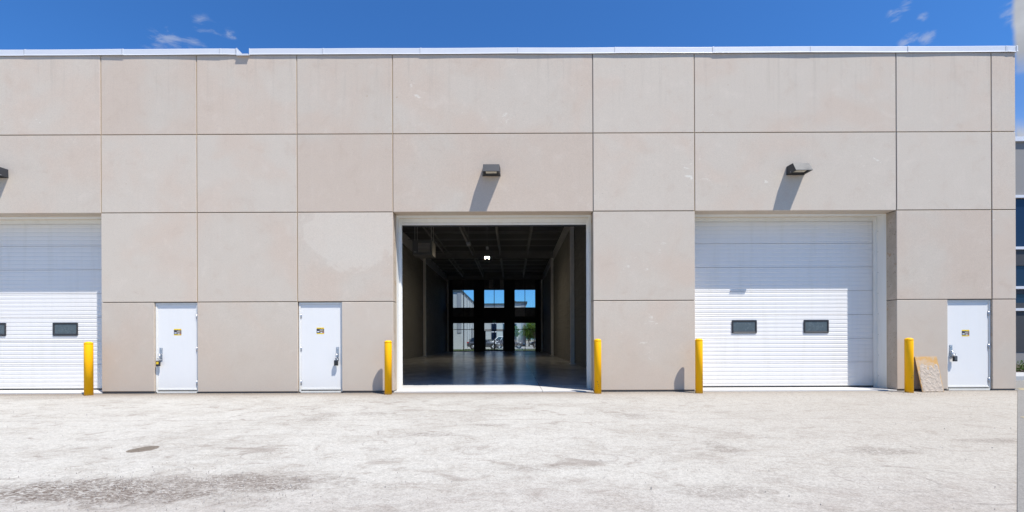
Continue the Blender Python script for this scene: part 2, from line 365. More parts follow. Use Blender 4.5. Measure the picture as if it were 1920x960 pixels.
M['frame_white'] = paint_white('frame_enamel', (0.76, 0.745, 0.70), .4)
M['black_rubber'] = simple('black_rubber', (0.02, 0.02, 0.02), .7)
M['black_frame'] = simple('black_plastic', (0.028, 0.028, 0.03), .45, 0, .1, 20)
M['lamp_metal'] = simple('bronze_lamp_metal', (0.040, 0.041, 0.045), .5, 0, .04, 3, 0, 0, .3)
M['lens'] = simple('frosted_lens', (0.62, 0.58, 0.47), .3, 0, .04)
M['yellow'] = bollard_mat(); M['plywood'] = plywood_mat()
M['splatter'] = simple('dried_mortar', (0.40, 0.335, 0.27), .95, 0, .38, 16, .5)
M['steel'] = simple('brushed_steel', (0.52, 0.53, 0.55), .34, .9, .08, 30)
M['lock_black'] = simple('lock_black', (0.018, 0.018, 0.02), .4)
M['lock_grey'] = simple('lock_grey', (0.12, 0.125, 0.13), .35, .5)
M['lock_yellow'] = simple('lock_yellow', (0.75, 0.50, 0.02), .5)
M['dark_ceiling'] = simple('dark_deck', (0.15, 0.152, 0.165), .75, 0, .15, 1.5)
M['steel_grey'] = simple('painted_steel', (0.86, 0.86, 0.85), .55, 0, .12, 3)
M['joist_steel'] = simple('joist_primer', (0.28, 0.285, 0.30), .6, 0, .2, 3)
M['drywall'] = simple('grey_drywall', (0.60, 0.61, 0.63), .9, 0, .05)
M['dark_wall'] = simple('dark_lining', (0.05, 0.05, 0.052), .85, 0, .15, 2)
M['spandrel_a'] = simple('grey_spandrel', (0.115, 0.108, 0.11), .3, 0, .3, 1.2)
M['spandrel_b'] = simple('silver_spandrel_and_reflection', (0.50, 0.47, 0.47), .3, 0, .35, 1.0)
M['alu_dark'] = simple('dark_aluminium', (0.02, 0.02, 0.022), .45, .2)
M['glass'] = glass_mat('clear_glass', (0.86, 0.91, 0.93), 0.02)
M['tint'] = glass_mat('tinted_glass', (0.10, 0.12, 0.14), 0.22)
M['door_glass'] = simple('dusty_door_glass', (0.085, 0.105, 0.112), .25, 0, .35, 9, .05)
M['heater'] = simple('heater_enamel', (0.30, 0.30, 0.29), .5, 0, .05)
M['louver'] = simple('louver_metal', (0.85, 0.80, 0.72), .4, .3, .15, 20)
M['white_plastic'] = simple('white_plastic', (0.75, 0.75, 0.75), .4)
M['green_sign'] = simple('green_sign', (0.02, 0.16, 0.10), .4)
M['far_panel'] = simple('pale_far_panel', (0.46, 0.47, 0.45), .85, 0, .06, .6)
M['far_grey'] = simple('grey_far_panel', (0.30, 0.31, 0.325), .85, 0, .06, .6)
M['far_dark'] = simple('dark_cornice', (0.05, 0.07, 0.075), .6)
M['neigh'] = simple('grey_cladding', (0.235, 0.225, 0.215), .85, 0, .08, 2.2, .1)
M['neigh_dark'] = simple('charcoal_cladding', (0.040, 0.040, 0.042), .6, 0, .1, 3)
M['neigh_glass'], _n = material('blue_black_glass')
_p = _n.noise(_n.n('ShaderNodeNewGeometry').outputs['Position'], .6, 4, .5)
finish(_n, _n.mix(_p, (.006, .012, .03), (.012, .024, .055)), .04, 0, spec=.4)
M['grass'] = leaf_mat('grass_blades', (0.045, 0.085, 0.018), (0.09, 0.13, 0.03))
M['turf'] = simple('turf', (0.07, 0.10, 0.03), .95, 0, .3, 2)
M['leaf'] = leaf_mat('tree_leaves', (0.04, 0.085, 0.018), (0.115, 0.17, 0.03))
M['leaf2'] = leaf_mat('shrub_leaves', (0.03, 0.07, 0.018), (0.07, 0.12, 0.03))
M['bark'] = simple('bark', (0.09, 0.07, 0.052), .95, 0, .3, 14, .6)
M['mulch'] = simple('brown_mulch', (0.085, 0.06, 0.045), .95, 0, .4, 12, .7)
M['line_yellow'] = simple('worn_yellow_line', (0.52, 0.42, 0.22), .8, 0, .25, 9)
M['tyre'] = simple('tyre_rubber', (0.018, 0.018, 0.018), .8)
M['rim'] = simple('alloy_rim', (0.55, 0.56, 0.58), .28, .85)
M['paint_grey'] = simple('graphite_paint', (0.105, 0.11, 0.12), .25, .5, .05, 2, 0, .8)
M['paint_white'] = simple('white_paint', (0.76, 0.77, 0.78), .25, 0, .03, 2, 0, .6)
M['paint_dark'] = simple('midnight_paint', (0.018, 0.022, 0.032), .2, .3, .05, 2, 0, .9)
M['paint_black'] = simple('black_paint', (0.012, 0.012, 0.013), .2, .2, .05, 2, 0, .9)
M['car_glass'] = simple('car_glass', (0.012, 0.016, 0.018), .06, 0, .1, 1, 0, 0, .9)
M['tail'] = simple('tail_lamp', (0.45, 0.015, 0.012), .2)
M['head'] = simple('head_lamp', (0.7, 0.75, 0.8), .12, .3)
M['st_yellow'] = simple('sticker_yellow', (0.85, 0.60, 0.01), .45)
M['st_orange'] = simple('sticker_orange', (0.80, 0.38, 0.01), .45)
M['st_dark'] = simple('sticker_dark', (0.055, 0.052, 0.06), .45)
M['st_brown'] = simple('sticker_brown', (0.20, 0.145, 0.09), .45, 0, .3, 60)
M['st_white'] = simple('sticker_white', (0.75, 0.78, 0.8), .45)
M['st_red'] = simple('sticker_red', (0.55, 0.12, 0.14), .45)
M['tape'] = simple('tape_residue', (0.72, 0.68, 0.55), .6)
M['glow'], _g = material('lamp_glow')
_g.n('ShaderNodeOutputMaterial', Surface=_g.n('ShaderNodeEmission', Color=(1.0, 0.84, 0.60, 1), Strength=250.0).outputs[0])


# ------------------------------------------------------------------ mesh helpers
def link(name, me, parent=None):
    o = bpy.data.objects.new(name, me); COL.objects.link(o)
    if parent is not None: o.parent = parent
    return o

class MB:
    """collects boxes, prisms and tubes; build() links them as ONE mesh object"""
    def __init__(s): s.bm = bmesh.new(); s.mats = []
    def mi(s, m):
        if m is None: return 0
        if m not in s.mats: s.mats.append(m)
        return s.mats.index(m)
    def face(s, pts, m=None):
        f = s.bm.faces.new([s.bm.verts.new(p) for p in pts]); f.material_index = s.mi(m); return f
    def hexa(s, c, m=None):
        """c: 8 corners, bottom ring then top ring (both counter-clockwise from above)"""
        v = [s.bm.verts.new(p) for p in c]
        k = s.mi(m)
        for q in ((3, 2, 1, 0), (4, 5, 6, 7), (0, 1, 5, 4), (1, 2, 6, 5), (2, 3, 7, 6), (3, 0, 4, 7)):
            s.bm.faces.new([v[i] for i in q]).material_index = k
        return v
    def box(s, x0, x1, y0, y1, z0, z1, m=None):
        return s.hexa([(x0, y0, z0), (x1, y0, z0), (x1, y1, z0), (x0, y1, z0), (x0, y0, z1), (x1, y0, z1), (x1, y1, z1), (x0, y1, z1)], m)
    def prism(s, prof, x0, x1, m=None):
        """profile of (y,z) points swept along x"""
        a = [s.bm.verts.new((x0, y, z)) for y, z in prof]; b = [s.bm.verts.new((x1, y, z)) for y, z in prof]
        k, n = s.mi(m), len(prof)
        s.bm.faces.new(a).material_index = k; s.bm.faces.new(b[::-1]).material_index = k
        for i in range(n):
            s.bm.faces.new((a[i], b[i], b[(i + 1) % n], a[(i + 1) % n])).material_index = k
    def tube(s, p, q, r, m=None, seg=8, r2=None):
        p, q = Vector(p), Vector(q); d = (q - p).normalized()
        a = d.orthogonal().normalized(); b = d.cross(a); k = s.mi(m); r2 = r if r2 is None else r2
        A = [s.bm.verts.new(p + (a * math.cos(t) + b * math.sin(t)) * r) for t in [2 * math.pi * i / seg for i in range(seg)]]
        B = [s.bm.verts.new(q + (a * math.cos(t) + b * math.sin(t)) * r2) for t in [2 * math.pi * i / seg for i in range(seg)]]
        s.bm.faces.new(A[::-1]).material_index = k; s.bm.faces.new(B).material_index = k
        for i in range(seg):
            f = s.bm.faces.new((A[i], A[(i + 1) % seg], B[(i + 1) % seg], B[i])); f.material_index = k; f.smooth = True
    def lathe(s, prof, m=None, seg=32, c=(0, 0)):
        k = s.mi(m); rings = []
        for r, z in prof:
            rings.append([s.bm.verts.new((c[0] + r * math.cos(2 * math.pi * i / seg), c[1] + r * math.sin(2 * math.pi * i / seg), z)) for i in range(seg)])
        for A, B in zip(rings, rings[1:]):
            for i in range(seg):
                f = s.bm.faces.new((A[i], A[(i + 1) % seg], B[(i + 1) % seg], B[i])); f.material_index = k; f.smooth = True
        s.bm.faces.new(rings[0][::-1]).material_index = k; s.bm.faces.new(rings[-1]).material_index = k
    def build(s, name, mat=None, parent=None, bevel=0.0, loc=(0, 0, 0), keep=False):
        if bevel:
            bmesh.ops.bevel(s.bm, geom=s.bm.edges[:], offset=bevel, segments=1, affect='EDGES', clamp_overlap=True)
        bmesh.ops.recalc_face_normals(s.bm, faces=s.bm.faces[:])
        me = bpy.data.meshes.new(name); s.bm.to_mesh(me); s.bm.free()
        for m in ([mat] if mat is not None and not s.mats else s.mats): me.materials.append(m)
        o = link(name, me, parent); o.location = loc
        return o

def tag(o, label=None, cat=None, group=None, kind=None):
    for k, v in (('label', label), ('category', cat), ('group', group), ('kind', kind)):
        if v: o[k] = v
    return o

def thing(name, label, cat, loc=(0, 0, 0), group=None, rz=0.0):
    o = bpy.data.objects.new(name, None); COL.objects.link(o); o.empty_display_size = .2
    o.location = loc; o.rotation_euler = (0, 0, rz)
    return tag(o, label, cat, group)

def children(o): return [c for c in COL.objects if c.parent is o]

def copy_tree(o, parent=None):
    c = o.copy(); COL.objects.link(c)
    if parent is not None: c.parent = parent
    for ch in children(o): copy_tree(ch, c)
    return c

def X(px): return (px - 961) / S
def Z(py): return (733.5 - py) / S

# ------------------------------------------------------------------ ground
def axis(lo, hi, step, far):
    a = [lo + i * step for i in range(int(round((hi - lo) / step)) + 1)]
    ext = [1.0, 3, 8, 20, 60, 160, 400, far]
    return [lo - e for e in reversed(ext)] + a + [hi + e for e in ext]
xs, ys = axis(-16, 14, .12, 1500), axis(-10, .6, .10, 1500)
verts, faces = [], []
for y in ys:
    for x in xs:
        dense = -16 <= x <= 14 and -10 <= y <= .6
        f = min(1, max(0, -y * 2 - .3)) if dense else 0
        q_ = min(1, max(0, (1.11 * (y + DIST) - x - .3) / 1.2)); f *= q_
        z = -.026 + f * (.016 * mnoise.noise((x * .45, y * .5, 3)) + .007 * mnoise.noise((x * 1.9, y * 2.6, 9))) + (0.006 * mnoise.noise((x * 3.5, y * 3.5, 1)) if dense and y < 0 else 0) * q_
        if y > 0: z = min(z, -.03)
        verts.append((x, y, z))
nx = len(xs)
for j in range(len(ys) - 1):
    for i in range(nx - 1):
        faces.append((j * nx + i, j * nx + i + 1, (j + 1) * nx + i + 1, (j + 1) * nx + i))
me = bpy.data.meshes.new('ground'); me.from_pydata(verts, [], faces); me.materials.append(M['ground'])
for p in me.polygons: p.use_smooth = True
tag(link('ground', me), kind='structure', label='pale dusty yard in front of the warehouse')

# loose crumbs of stone on the yard
mb = MB()
for i in range(2300):
    if i < 1100: x, y = random.uniform(-13.5, 12.5), -abs(random.gauss(0, .55)) - .02
    elif i < 1700: x, y = random.gauss(-3.4, 1.0), random.gauss(-7.35, .35)
    else: x, y = random.uniform(-10, 11), random.uniform(-8.8, -.3)
    if y > -.02: continue
    r = random.choice((.003, .004, .005, .007)) * random.uniform(.7, 1.2)
    z = -.026; a = random.uniform(0, 6.28)
    pts = [Vector((x + math.cos(a + k * 2.1) * r * random.uniform(.7, 1.3), y + math.sin(a + k * 2.1) * r * random.uniform(.7, 1.3), z)) for k in range(3)]
    top = Vector((x + random.uniform(-.3, .3) * r, y + random.uniform(-.3, .3) * r, z + .012 + r * random.uniform(.6, 1.1)))
    vs = [mb.bm.verts.new(p) for p in pts] + [mb.bm.verts.new(top)]
    for q in ((0, 1, 3), (1, 2, 3), (2, 0, 3)): mb.bm.faces.new([vs[k] for k in q])
tag(mb.build('gravel', simple('crumbs', (0.36, 0.325, 0.29), .95, 0, .3, 30)), kind='stuff')

# asphalt lot towards the neighbour; its edge runs off at an angle from the building corner
mb = MB(); mb.face([(12.735, -.05, -.019), (3.805, -8.075, -.019), (1.0, -10.3, -.019), (1.0, -60, -.019), (140, -60, -.019), (140, 2.6, -.019), (12.735, 2.6, -.019)])
tag(mb.build('parking_lot', M['asphalt']), kind='structure')
for k, (x0, y0, x1, y1, wd) in enumerate(((13.2, .35, 22, 1.1, .10), (12.9, .05, 22, .75, .10), (8.5, -3.95, 22, -2.9, .11))):
    mb = MB(); d = Vector((x1 - x0, y1 - y0, 0)).normalized(); n = Vector((-d.y, d.x, 0)) * wd / 2; p, q = Vector((x0, y0, -.014)), Vector((x1, y1, -.014))
    mb.face([p - n, q - n, q + n, p + n]); tag(mb.build('parking_line', M['line_yellow']), kind='structure')
mb = MB(); mb.box(13.3, 120, 2.6, 2.78, -.1, .12); mb.box(13.3, 120, 2.78, 4.2, -.1, .11)
tag(mb.build('kerb', M['kerb'], bevel=.01), kind='structure')
mb = MB(); mb.box(13.3, 120, 4.2, 9.05, -.1, .09); tag(mb.build('planting_bed', M['mulch']), kind='structure')

# ------------------------------------------------------------------ the warehouse
wb = thing('warehouse_building', 'long beige precast concrete warehouse with three loading bays and white metal coping', 'building', (0, 0, 0))
JX = [-375.5, -187.5, 190.5, 370, 558, 737.5, 1113, 1303.5, 1682, 1860.5, 1905.5]       # vertical joints, photo pixels
ROWS = [(101.0, 250.0), (250.0, 396.5), (396.5, 564.3), (564.3, 733.5)]
BAYS = {(-187.5, 190.5), (737.5, 1113), (1303.5, 1682)}
THK, G, CH = .31, .0105, .007
prng = random.Random(3)
def wall_panel(px0, px1, py0, py1, gl=1, gr=1, gt=1, gb=1):
    x0, x1, z0, z1 = X(px0) + G * gl, X(px1) - G * gr, Z(py1) + G * gb, Z(py0) - G * gt
    if py1 > 730: z0 = prng.uniform(.012, .03)
    cx, cz = (x0 + x1) / 2, (z0 + z1) / 2
    mb = MB(); hx, hz = (x1 - x0) / 2, (z1 - z0) / 2
    yo = prng.uniform(-.0025, .0025)
    f = [mb.bm.verts.new(p) for p in ((-hx + CH, yo, -hz + CH), (hx - CH, yo, -hz + CH), (hx - CH, yo, hz - CH), (-hx + CH, yo, hz - CH))]
    m_ = [mb.bm.verts.new(p) for p in ((-hx, yo + CH, -hz), (hx, yo + CH, -hz), (hx, yo + CH, hz), (-hx, yo + CH, hz))]
    b = [mb.bm.verts.new(p) for p in ((-hx, THK, -hz), (hx, THK, -hz), (hx, THK, hz), (-hx, THK, hz))]
    mb.bm.faces.new(f); mb.bm.faces.new(b[::-1])
    for A, B in ((m_, f), (b, m_)):
        for i in range(4): mb.bm.faces.new((A[i], A[(i + 1) % 4], B[(i + 1) % 4], B[i]))
    return mb.build('wall_panel', M['panel'], wb, loc=(cx, 0, cz))
DOORS = ((289.0, 369.8), (558.8, 641.0), (1777.2, 1861.3))
for a, b in zip(JX, JX[1:]):
    for r, (t, u) in enumerate(ROWS):
        if (a, b) in BAYS and r >= 2: continue
        edge = dict(gr=0 if b == 1905.5 else 1, gb=0 if (a, b) in BAYS and r == 1 else 1)
        if r >= 2:
            if b in (737.5, 1303.5, -187.5): edge['gr'] = 0
            if a in (190.5, 1113, 1682): edge['gl'] = 0
        if r == 3 and a == 190.5: wall_panel(a, 289.0, t, u, 0, 0)
        elif r == 3 and a == 370: wall_panel(a, b, t, u, 0, 0)
        elif r == 3 and a == 558: wall_panel(641.0, b, t, u, 0, 0)
        elif r == 3 and a == 1682: wall_panel(a, 1777.2, t, u, 0, 0)
        elif r == 3 and a == 1860.5: wall_panel(1861.3, b, t, u, 0, 0)
        else: wall_panel(a, b, t, u, **edge)
# sealant at the back of the joints
for k, j in enumerate(JX[1:-1]):
    runs = [(101, 396.5)] if j in (-187.5, 190.5, 737.5, 1113, 1303.5, 1682) else [(101, 564.3)]
    if j == 370: runs = [(101, 564.3)]
    for t, u in runs:
        mb = MB(); mb.box(X(j) - G - .004, X(j) + G + .004, .016, .25, Z(u), Z(t))
        mb.build('joint_sealant', M['tan'] if k < 5 else (M['grey_joint'] if k % 2 else M['tan']), wb)
for r, (t, u) in enumerate(ROWS[:3]):
    for a, b in zip(JX, JX[1:]):
        if r >= 1 and (a, b) in BAYS: continue
        z = Z(u); mb = MB(); mb.box(X(a) + G + .006, X(b) - G - .006, .028, .25, z - G - .004, z + G + .004)
        mb.build('joint_sealant', M['grey_joint'], wb)
# dark strip of foundation behind the ragged panel feet
for a, b in ((-375.5, -187.5), (190.5, 289), (370, 558.8), (641, 737.5), (1113, 1303.5), (1682, 1777.2), (1861.3, 1905.5)):
    mb = MB(); mb.box(X(a) + .004, X(b) - .004, .03, .3, -.3, .06); mb.build('foundation', M['grey_joint'], wb)

# ---- coping: metal sections lapped end to end, a notch with a scupper
ZT = Z(101.0)
crng = random.Random(11)
cuts = [-681, -498, -315, -132, 51.5, 235, 417.5, 447.5]
cuts2 = [471.0, 610, 792.5, 975, 1157, 1340, 1522.5, 1705.5, 1889, 1908]
def coping(px0, px1, k):
    x0, x1 = X(px0), X(px1)
    def prof(o, dz):
        return [(-.030 - o, ZT - .012 + dz), (-.034 - o, ZT - .008 + dz), (-.021 - o * .7, ZT + .012 + dz), (-.021 - o * .6, ZT + .138 + dz), (-.017 - o * .5, ZT + .146 + dz), (.34, ZT + .128 + dz), (.34, ZT + .0 + dz), (-.010, ZT + .0)]
    mb = MB(); n = 6; rings = []
    o0, o1, ph = crng.uniform(-.004, .010), crng.uniform(-.004, .010), crng.uniform(0, 3)
    for i in range(n + 1):
        t = i / n; o = o0 + (o1 - o0) * t + .004 * math.sin(ph + 5 * t); dz = .003 * math.sin(ph * 2 + 3 * t)
        rings.append([mb.bm.verts.new((x0 + .0012 + (x1 - x0 - .0024) * t, y, z)) for y, z in prof(o, dz)])
    m = len(rings[0])
    for A, B in zip(rings, rings[1:]):
        for i in range(m): mb.bm.faces.new((A[i], A[(i + 1) % m], B[(i + 1) % m], B[i]))
    mb.bm.faces.new(rings[0][::-1]); mb.bm.faces.new(rings[-1])
    c = mb.build('coping', M['coping'], wb)
    mb = MB(); mb.prism([(y - .003 if y < 0 else y, z + (.003 if z > ZT + .1 else 0)) for y, z in prof(o1 + .001, .001)], x1 - .035, x1 + .004); mb.build('lap_plate', M['coping'], c)
    mb = MB(); mb.box(x1 - .0385, x1 - .0355, -.026 - max(0, o1) * .7, -.012, ZT + .014, ZT + .140); mb.build('lap_shadow_strip', M['lock_grey'], c)  # solid grey strip painting in the shadow line at the lap
for cs in (cuts, cuts2):
    for k, (a, b) in enumerate(zip(cs, cs[1:])): coping(a, b, k)
# scupper lining of the notch
x0, x1 = X(447.5), X(471)
mb = MB(); mb.box(x0 - .004, x0 + .006, -.045, .34, ZT - .03, ZT + .15); mb.box(x1 - .012, x1 + .004, -.03, .34, ZT - .02, ZT + .15)
mb.box(x0 + .006, x1 - .012, -.062, .34, ZT - .022, ZT - .010); mb.box(x0 + .006, x1 - .012, -.066, -.06, ZT - .05, ZT - .010)
mb.build('scupper', M['coping'], wb)

# ---- roof, the plain outer walls and the closed volumes behind the facade
XL, XR, YB = -7.15, 3.30, 37.9
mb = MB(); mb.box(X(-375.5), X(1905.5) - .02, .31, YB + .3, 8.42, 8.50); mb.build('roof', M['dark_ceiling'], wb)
mb = MB(); mb.box(X(1905.5) - .31, X(1905.5), .31, YB, -.3, ZT); mb.build('end_wall', M['panel'], wb)
mb = MB(); mb.box(X(-375.5), X(-375.5) + .3, .31, YB, -.3, ZT); mb.build('end_wall', M['panel'], wb)
mb = MB(); mb.box(X(1905.5) - .33, X(1905.5) + .012, .34, YB, ZT, ZT + .13); mb.build('coping', M['coping'], wb)
for a, b in ((X(-375.5) + .3, XL), (XR, X(1905.5) - .31)):
    mb = MB(); mb.box(a, b, YB, YB + .3, -.3, ZT); mb.build('rear_wall', M['panel'], wb)
# party walls: block courses laid in running bond
def block_wall(x, inner):
    mb = MB(); h, L, gap = .2, .4, .010
    core = .04
    xa, xb = (x - .19, x - core) if inner > 0 else (x + core, x + .19)
    mb.box(xa, xb, .35, YB, 0, 8.42)
    mb.build('party_wall', M['block'], wb)
    mb = MB()
    for r in range(38):
        y = .36 - (L / 2 if r % 2 else 0)
        while y < YB - .05:
            a, b = max(.36, y), min(YB - .02, y + L - gap)
            if b - a > .05:
                d = random.uniform(-.003, .003)
                if inner > 0: mb.box(x - core, x + d, a, b, r * h + .004, r * h + h - gap)
                else: mb.box(x + d, x + core, a, b, r * h + .004, r * h + h - gap)
            y += L
    o = mb.build('block_courses', M['block'], wb); o['kind'] = 'stuff'
    mb = MB(); mb.box(*((x - core, x + .03) if inner > 0 else (x - .03, x + core)), .36, YB - .01, 7.62, 8.41); mb.build('wall_band', M['drywall'], wb)
block_wall(XL, 1); block_wall(XR, -1)
for x in (XL + .17, XR - .14):
    for y in (12.5, 24.6, 37.55):
        mb = MB(); mb.box(x - .1, x + .1, y - .1, y + .1, .02, 7.75); mb.box(x - .16, x + .16, y - .16, y + .16, 0, .02)
        mb.build('column', M['steel_grey'], wb)
# roof steel: girders across, joists along, deck ribs and bridging
for y in (12.5, 24.6, 37.5):
    mb = MB(); mb.box(XL + .04, XR - .04, y - .1, y + .1, 7.76, 7.79); mb.box(XL + .04, XR - .04, y - .1, y + .1, 8.18, 8.21); mb.box(XL + .04, XR - .04, y - .008, y + .008, 7.79, 8.18)
    mb.build('girder', M['joist_steel'], wb)
def joist(x, y0, y1):
    mb = MB(); zb, zt = 7.84, 8.36
    mb.box(x - .05, x + .05, y0, y1, zt - .04, zt); mb.box(x - .05, x + .05, y0 + .7, y1 - .7, zb, zb + .04)
    n = 18
    for i in range(n):
        a, b = y0 + .7 + (y1 - y0 - 1.4) * i / n, y0 + .7 + (y1 - y0 - 1.4) * (i + 1) / n
        mb.tube((x, a, zb + .03 if i % 2 else zt - .03), (x, b, zt - .03 if i % 2 else zb + .03), .016, seg=5)
    mb.build('roof_joist', M['joist_steel'], wb)
for x in (-5.17, -3.05, -.94, 1.17):
    for y0, y1 in ((.45, 12.35), (12.65, 24.45), (24.75, 37.3)): joist(x, y0, y1)
for k, y in enumerate([2.0 + 2.05 * i for i in range(18)]):
    if min(abs(y - q) for q in (12.5, 24.6, 37.5)) < .3: continue
    mb = MB(); mb.box(XL + .3, XR - .3, y - .025, y + .025, 7.885, 7.93); mb.tube((XL + .3, y, 8.3), (XR - .3, y, 8.3), .02, seg=5)
    mb.build('bridging', M['joist_steel'], wb)
mb = MB()
y = .4
while y < YB - .2:
    mb.box(XL, XR, y, y + .10, 8.362, 8.419); y += .2
o = mb.build('deck_ribs', M['dark_ceiling'], wb); o['kind'] = 'stuff'

# ---- far glazed front of the unit
FS = 17.2
def FX(px): return (px - 961) / FS
def FZ(py): return max(0.0, (658.7 - py) / FS)
WX = [(849.5, 889.0), (908.0, 945.8), (965.0, 1004.0)]
mb = MB()
edges = [XL] + [FX(v) for w_ in WX for v in w_] + [XR]
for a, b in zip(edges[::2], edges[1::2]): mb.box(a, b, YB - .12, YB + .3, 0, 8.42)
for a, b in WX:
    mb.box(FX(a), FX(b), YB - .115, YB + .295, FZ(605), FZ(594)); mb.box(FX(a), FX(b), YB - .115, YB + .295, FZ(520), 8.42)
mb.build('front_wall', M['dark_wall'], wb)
def bars(parent, xs_, zs_, wd=.06, name='mullion'):
    for x in xs_:
        mb = MB(); mb.box(x - wd / 2, x + wd / 2, YB - .04, YB + .1, zs_[0], zs_[-1]); mb.build(name, M['alu_dark'], parent)
    for z in zs_:
        for a, b in zip(xs_, xs_[1:]):
            mb = MB(); mb.box(a + wd / 2, b - wd / 2, YB - .035, YB + .095, z - wd / 2, z + wd / 2); mb.build('rail', M['alu_dark'], parent)
def pane(parent, x0, x1, z0, z1, m, name='pane'):
    mb = MB(); mb.box(x0, x1, YB + .02, YB + .03, z0, z1); return mb.build(name, m, parent)
for k, (a, b) in enumerate(WX):
    xs_ = [FX(a), FX((a + b) / 2), FX(b)]
    zs_ = [FZ(594), FZ(577), FZ(543.3), FZ(521)]
    wn = thing('window', None, None); wn.parent = wb; bars(wn, xs_, zs_)
    for q in range(2):
        pane(wn, xs_[q], xs_[q + 1], zs_[1], zs_[2], M['glass'])
        low = M['spandrel_b'] if (k, q) == (2, 0) else M['spandrel_a']
        pane(wn, xs_[q], xs_[q + 1], zs_[0], zs_[1], low if k != 1 else M['dark_wall'], 'spandrel')
        pane(wn, xs_[q], xs_[q + 1], zs_[2], zs_[3], M['spandrel_a'], 'spandrel')
    if k == 1:
        for px0, px1 in ((917, 926), (937.5, 945)): 
            mb = MB(); mb.box(FX(px0), FX(px1), YB - .02, YB + .015, FZ(541), FZ(522)); mb.build('spandrel', M['spandrel_b'], wn)  # silver plates painting reflections into the middle spandrel glass
    if k != 1:
        zs2 = [.03, FZ(617.6), FZ(605.3)]
        wl = thing('window', None, None); wl.parent = wb; bars(wl, xs_, zs2)
        for q in range(2):
            for r in range(2): pane(wl, xs_[q], xs_[q + 1], zs2[r], zs2[r + 1], M['glass'])
    else:
        zs2 = [FZ(617.8), FZ(605.3)]
        wl = thing('transom_window', None, None); wl.parent = wb; bars(wl, xs_, zs2)
        for q in range(2): pane(wl, xs_[q], xs_[q + 1], zs2[0], zs2[1], M['glass'])
        dr = thing('glass_door', None, None); dr.parent = wb
        top = FZ(619.3)
        for q, (c0, c1) in enumerate(((FX(908), FX(927)), (FX(927), FX(945.8)))):
            l0, l1 = c0 + (.16 if q == 0 else .05), c1 - (.16 if q == 1 else .05)
            mb = MB()
            mb.box(c0, l0, YB - .05, YB + .05, .03, top); mb.box(l1, c1, YB - .05, YB + .05, .03, top)
            mb.box(l0, l1, YB - .045, YB + .045, .03, .18); mb.box(l0, l1, YB - .045, YB + .045, top - .1, top)
            mb.build('door_frame', M['alu_dark'], dr)
            pane(dr, l0, l1, .18, top - .1, M['glass'])
        for s_ in (-1, 1):
            mb = MB(); xx = FX(927) + s_ * .1; mb.tube((xx, YB - .12, .9), (xx, YB - .12, 1.2), .014); mb.build('pull_handle', M['steel'], dr)

# ---- the concrete slab
mb = MB(); mb.box(XL - .2, XR + .2, .312, YB + .3, -.3, 0); mb.box(X(737.5) + .004, X(1113) - .004, -.0, .312, -.3, 0)
for a, b in ((-187.5, 190.5), (1303.5, 1682)): mb.box(X(a) + .004, X(b) - .004, 0, 1.2, -.3, 0)
tag(mb.build('floor', M['floor']), kind='structure', label='smooth grey concrete slab, sunlit along the bay sill')

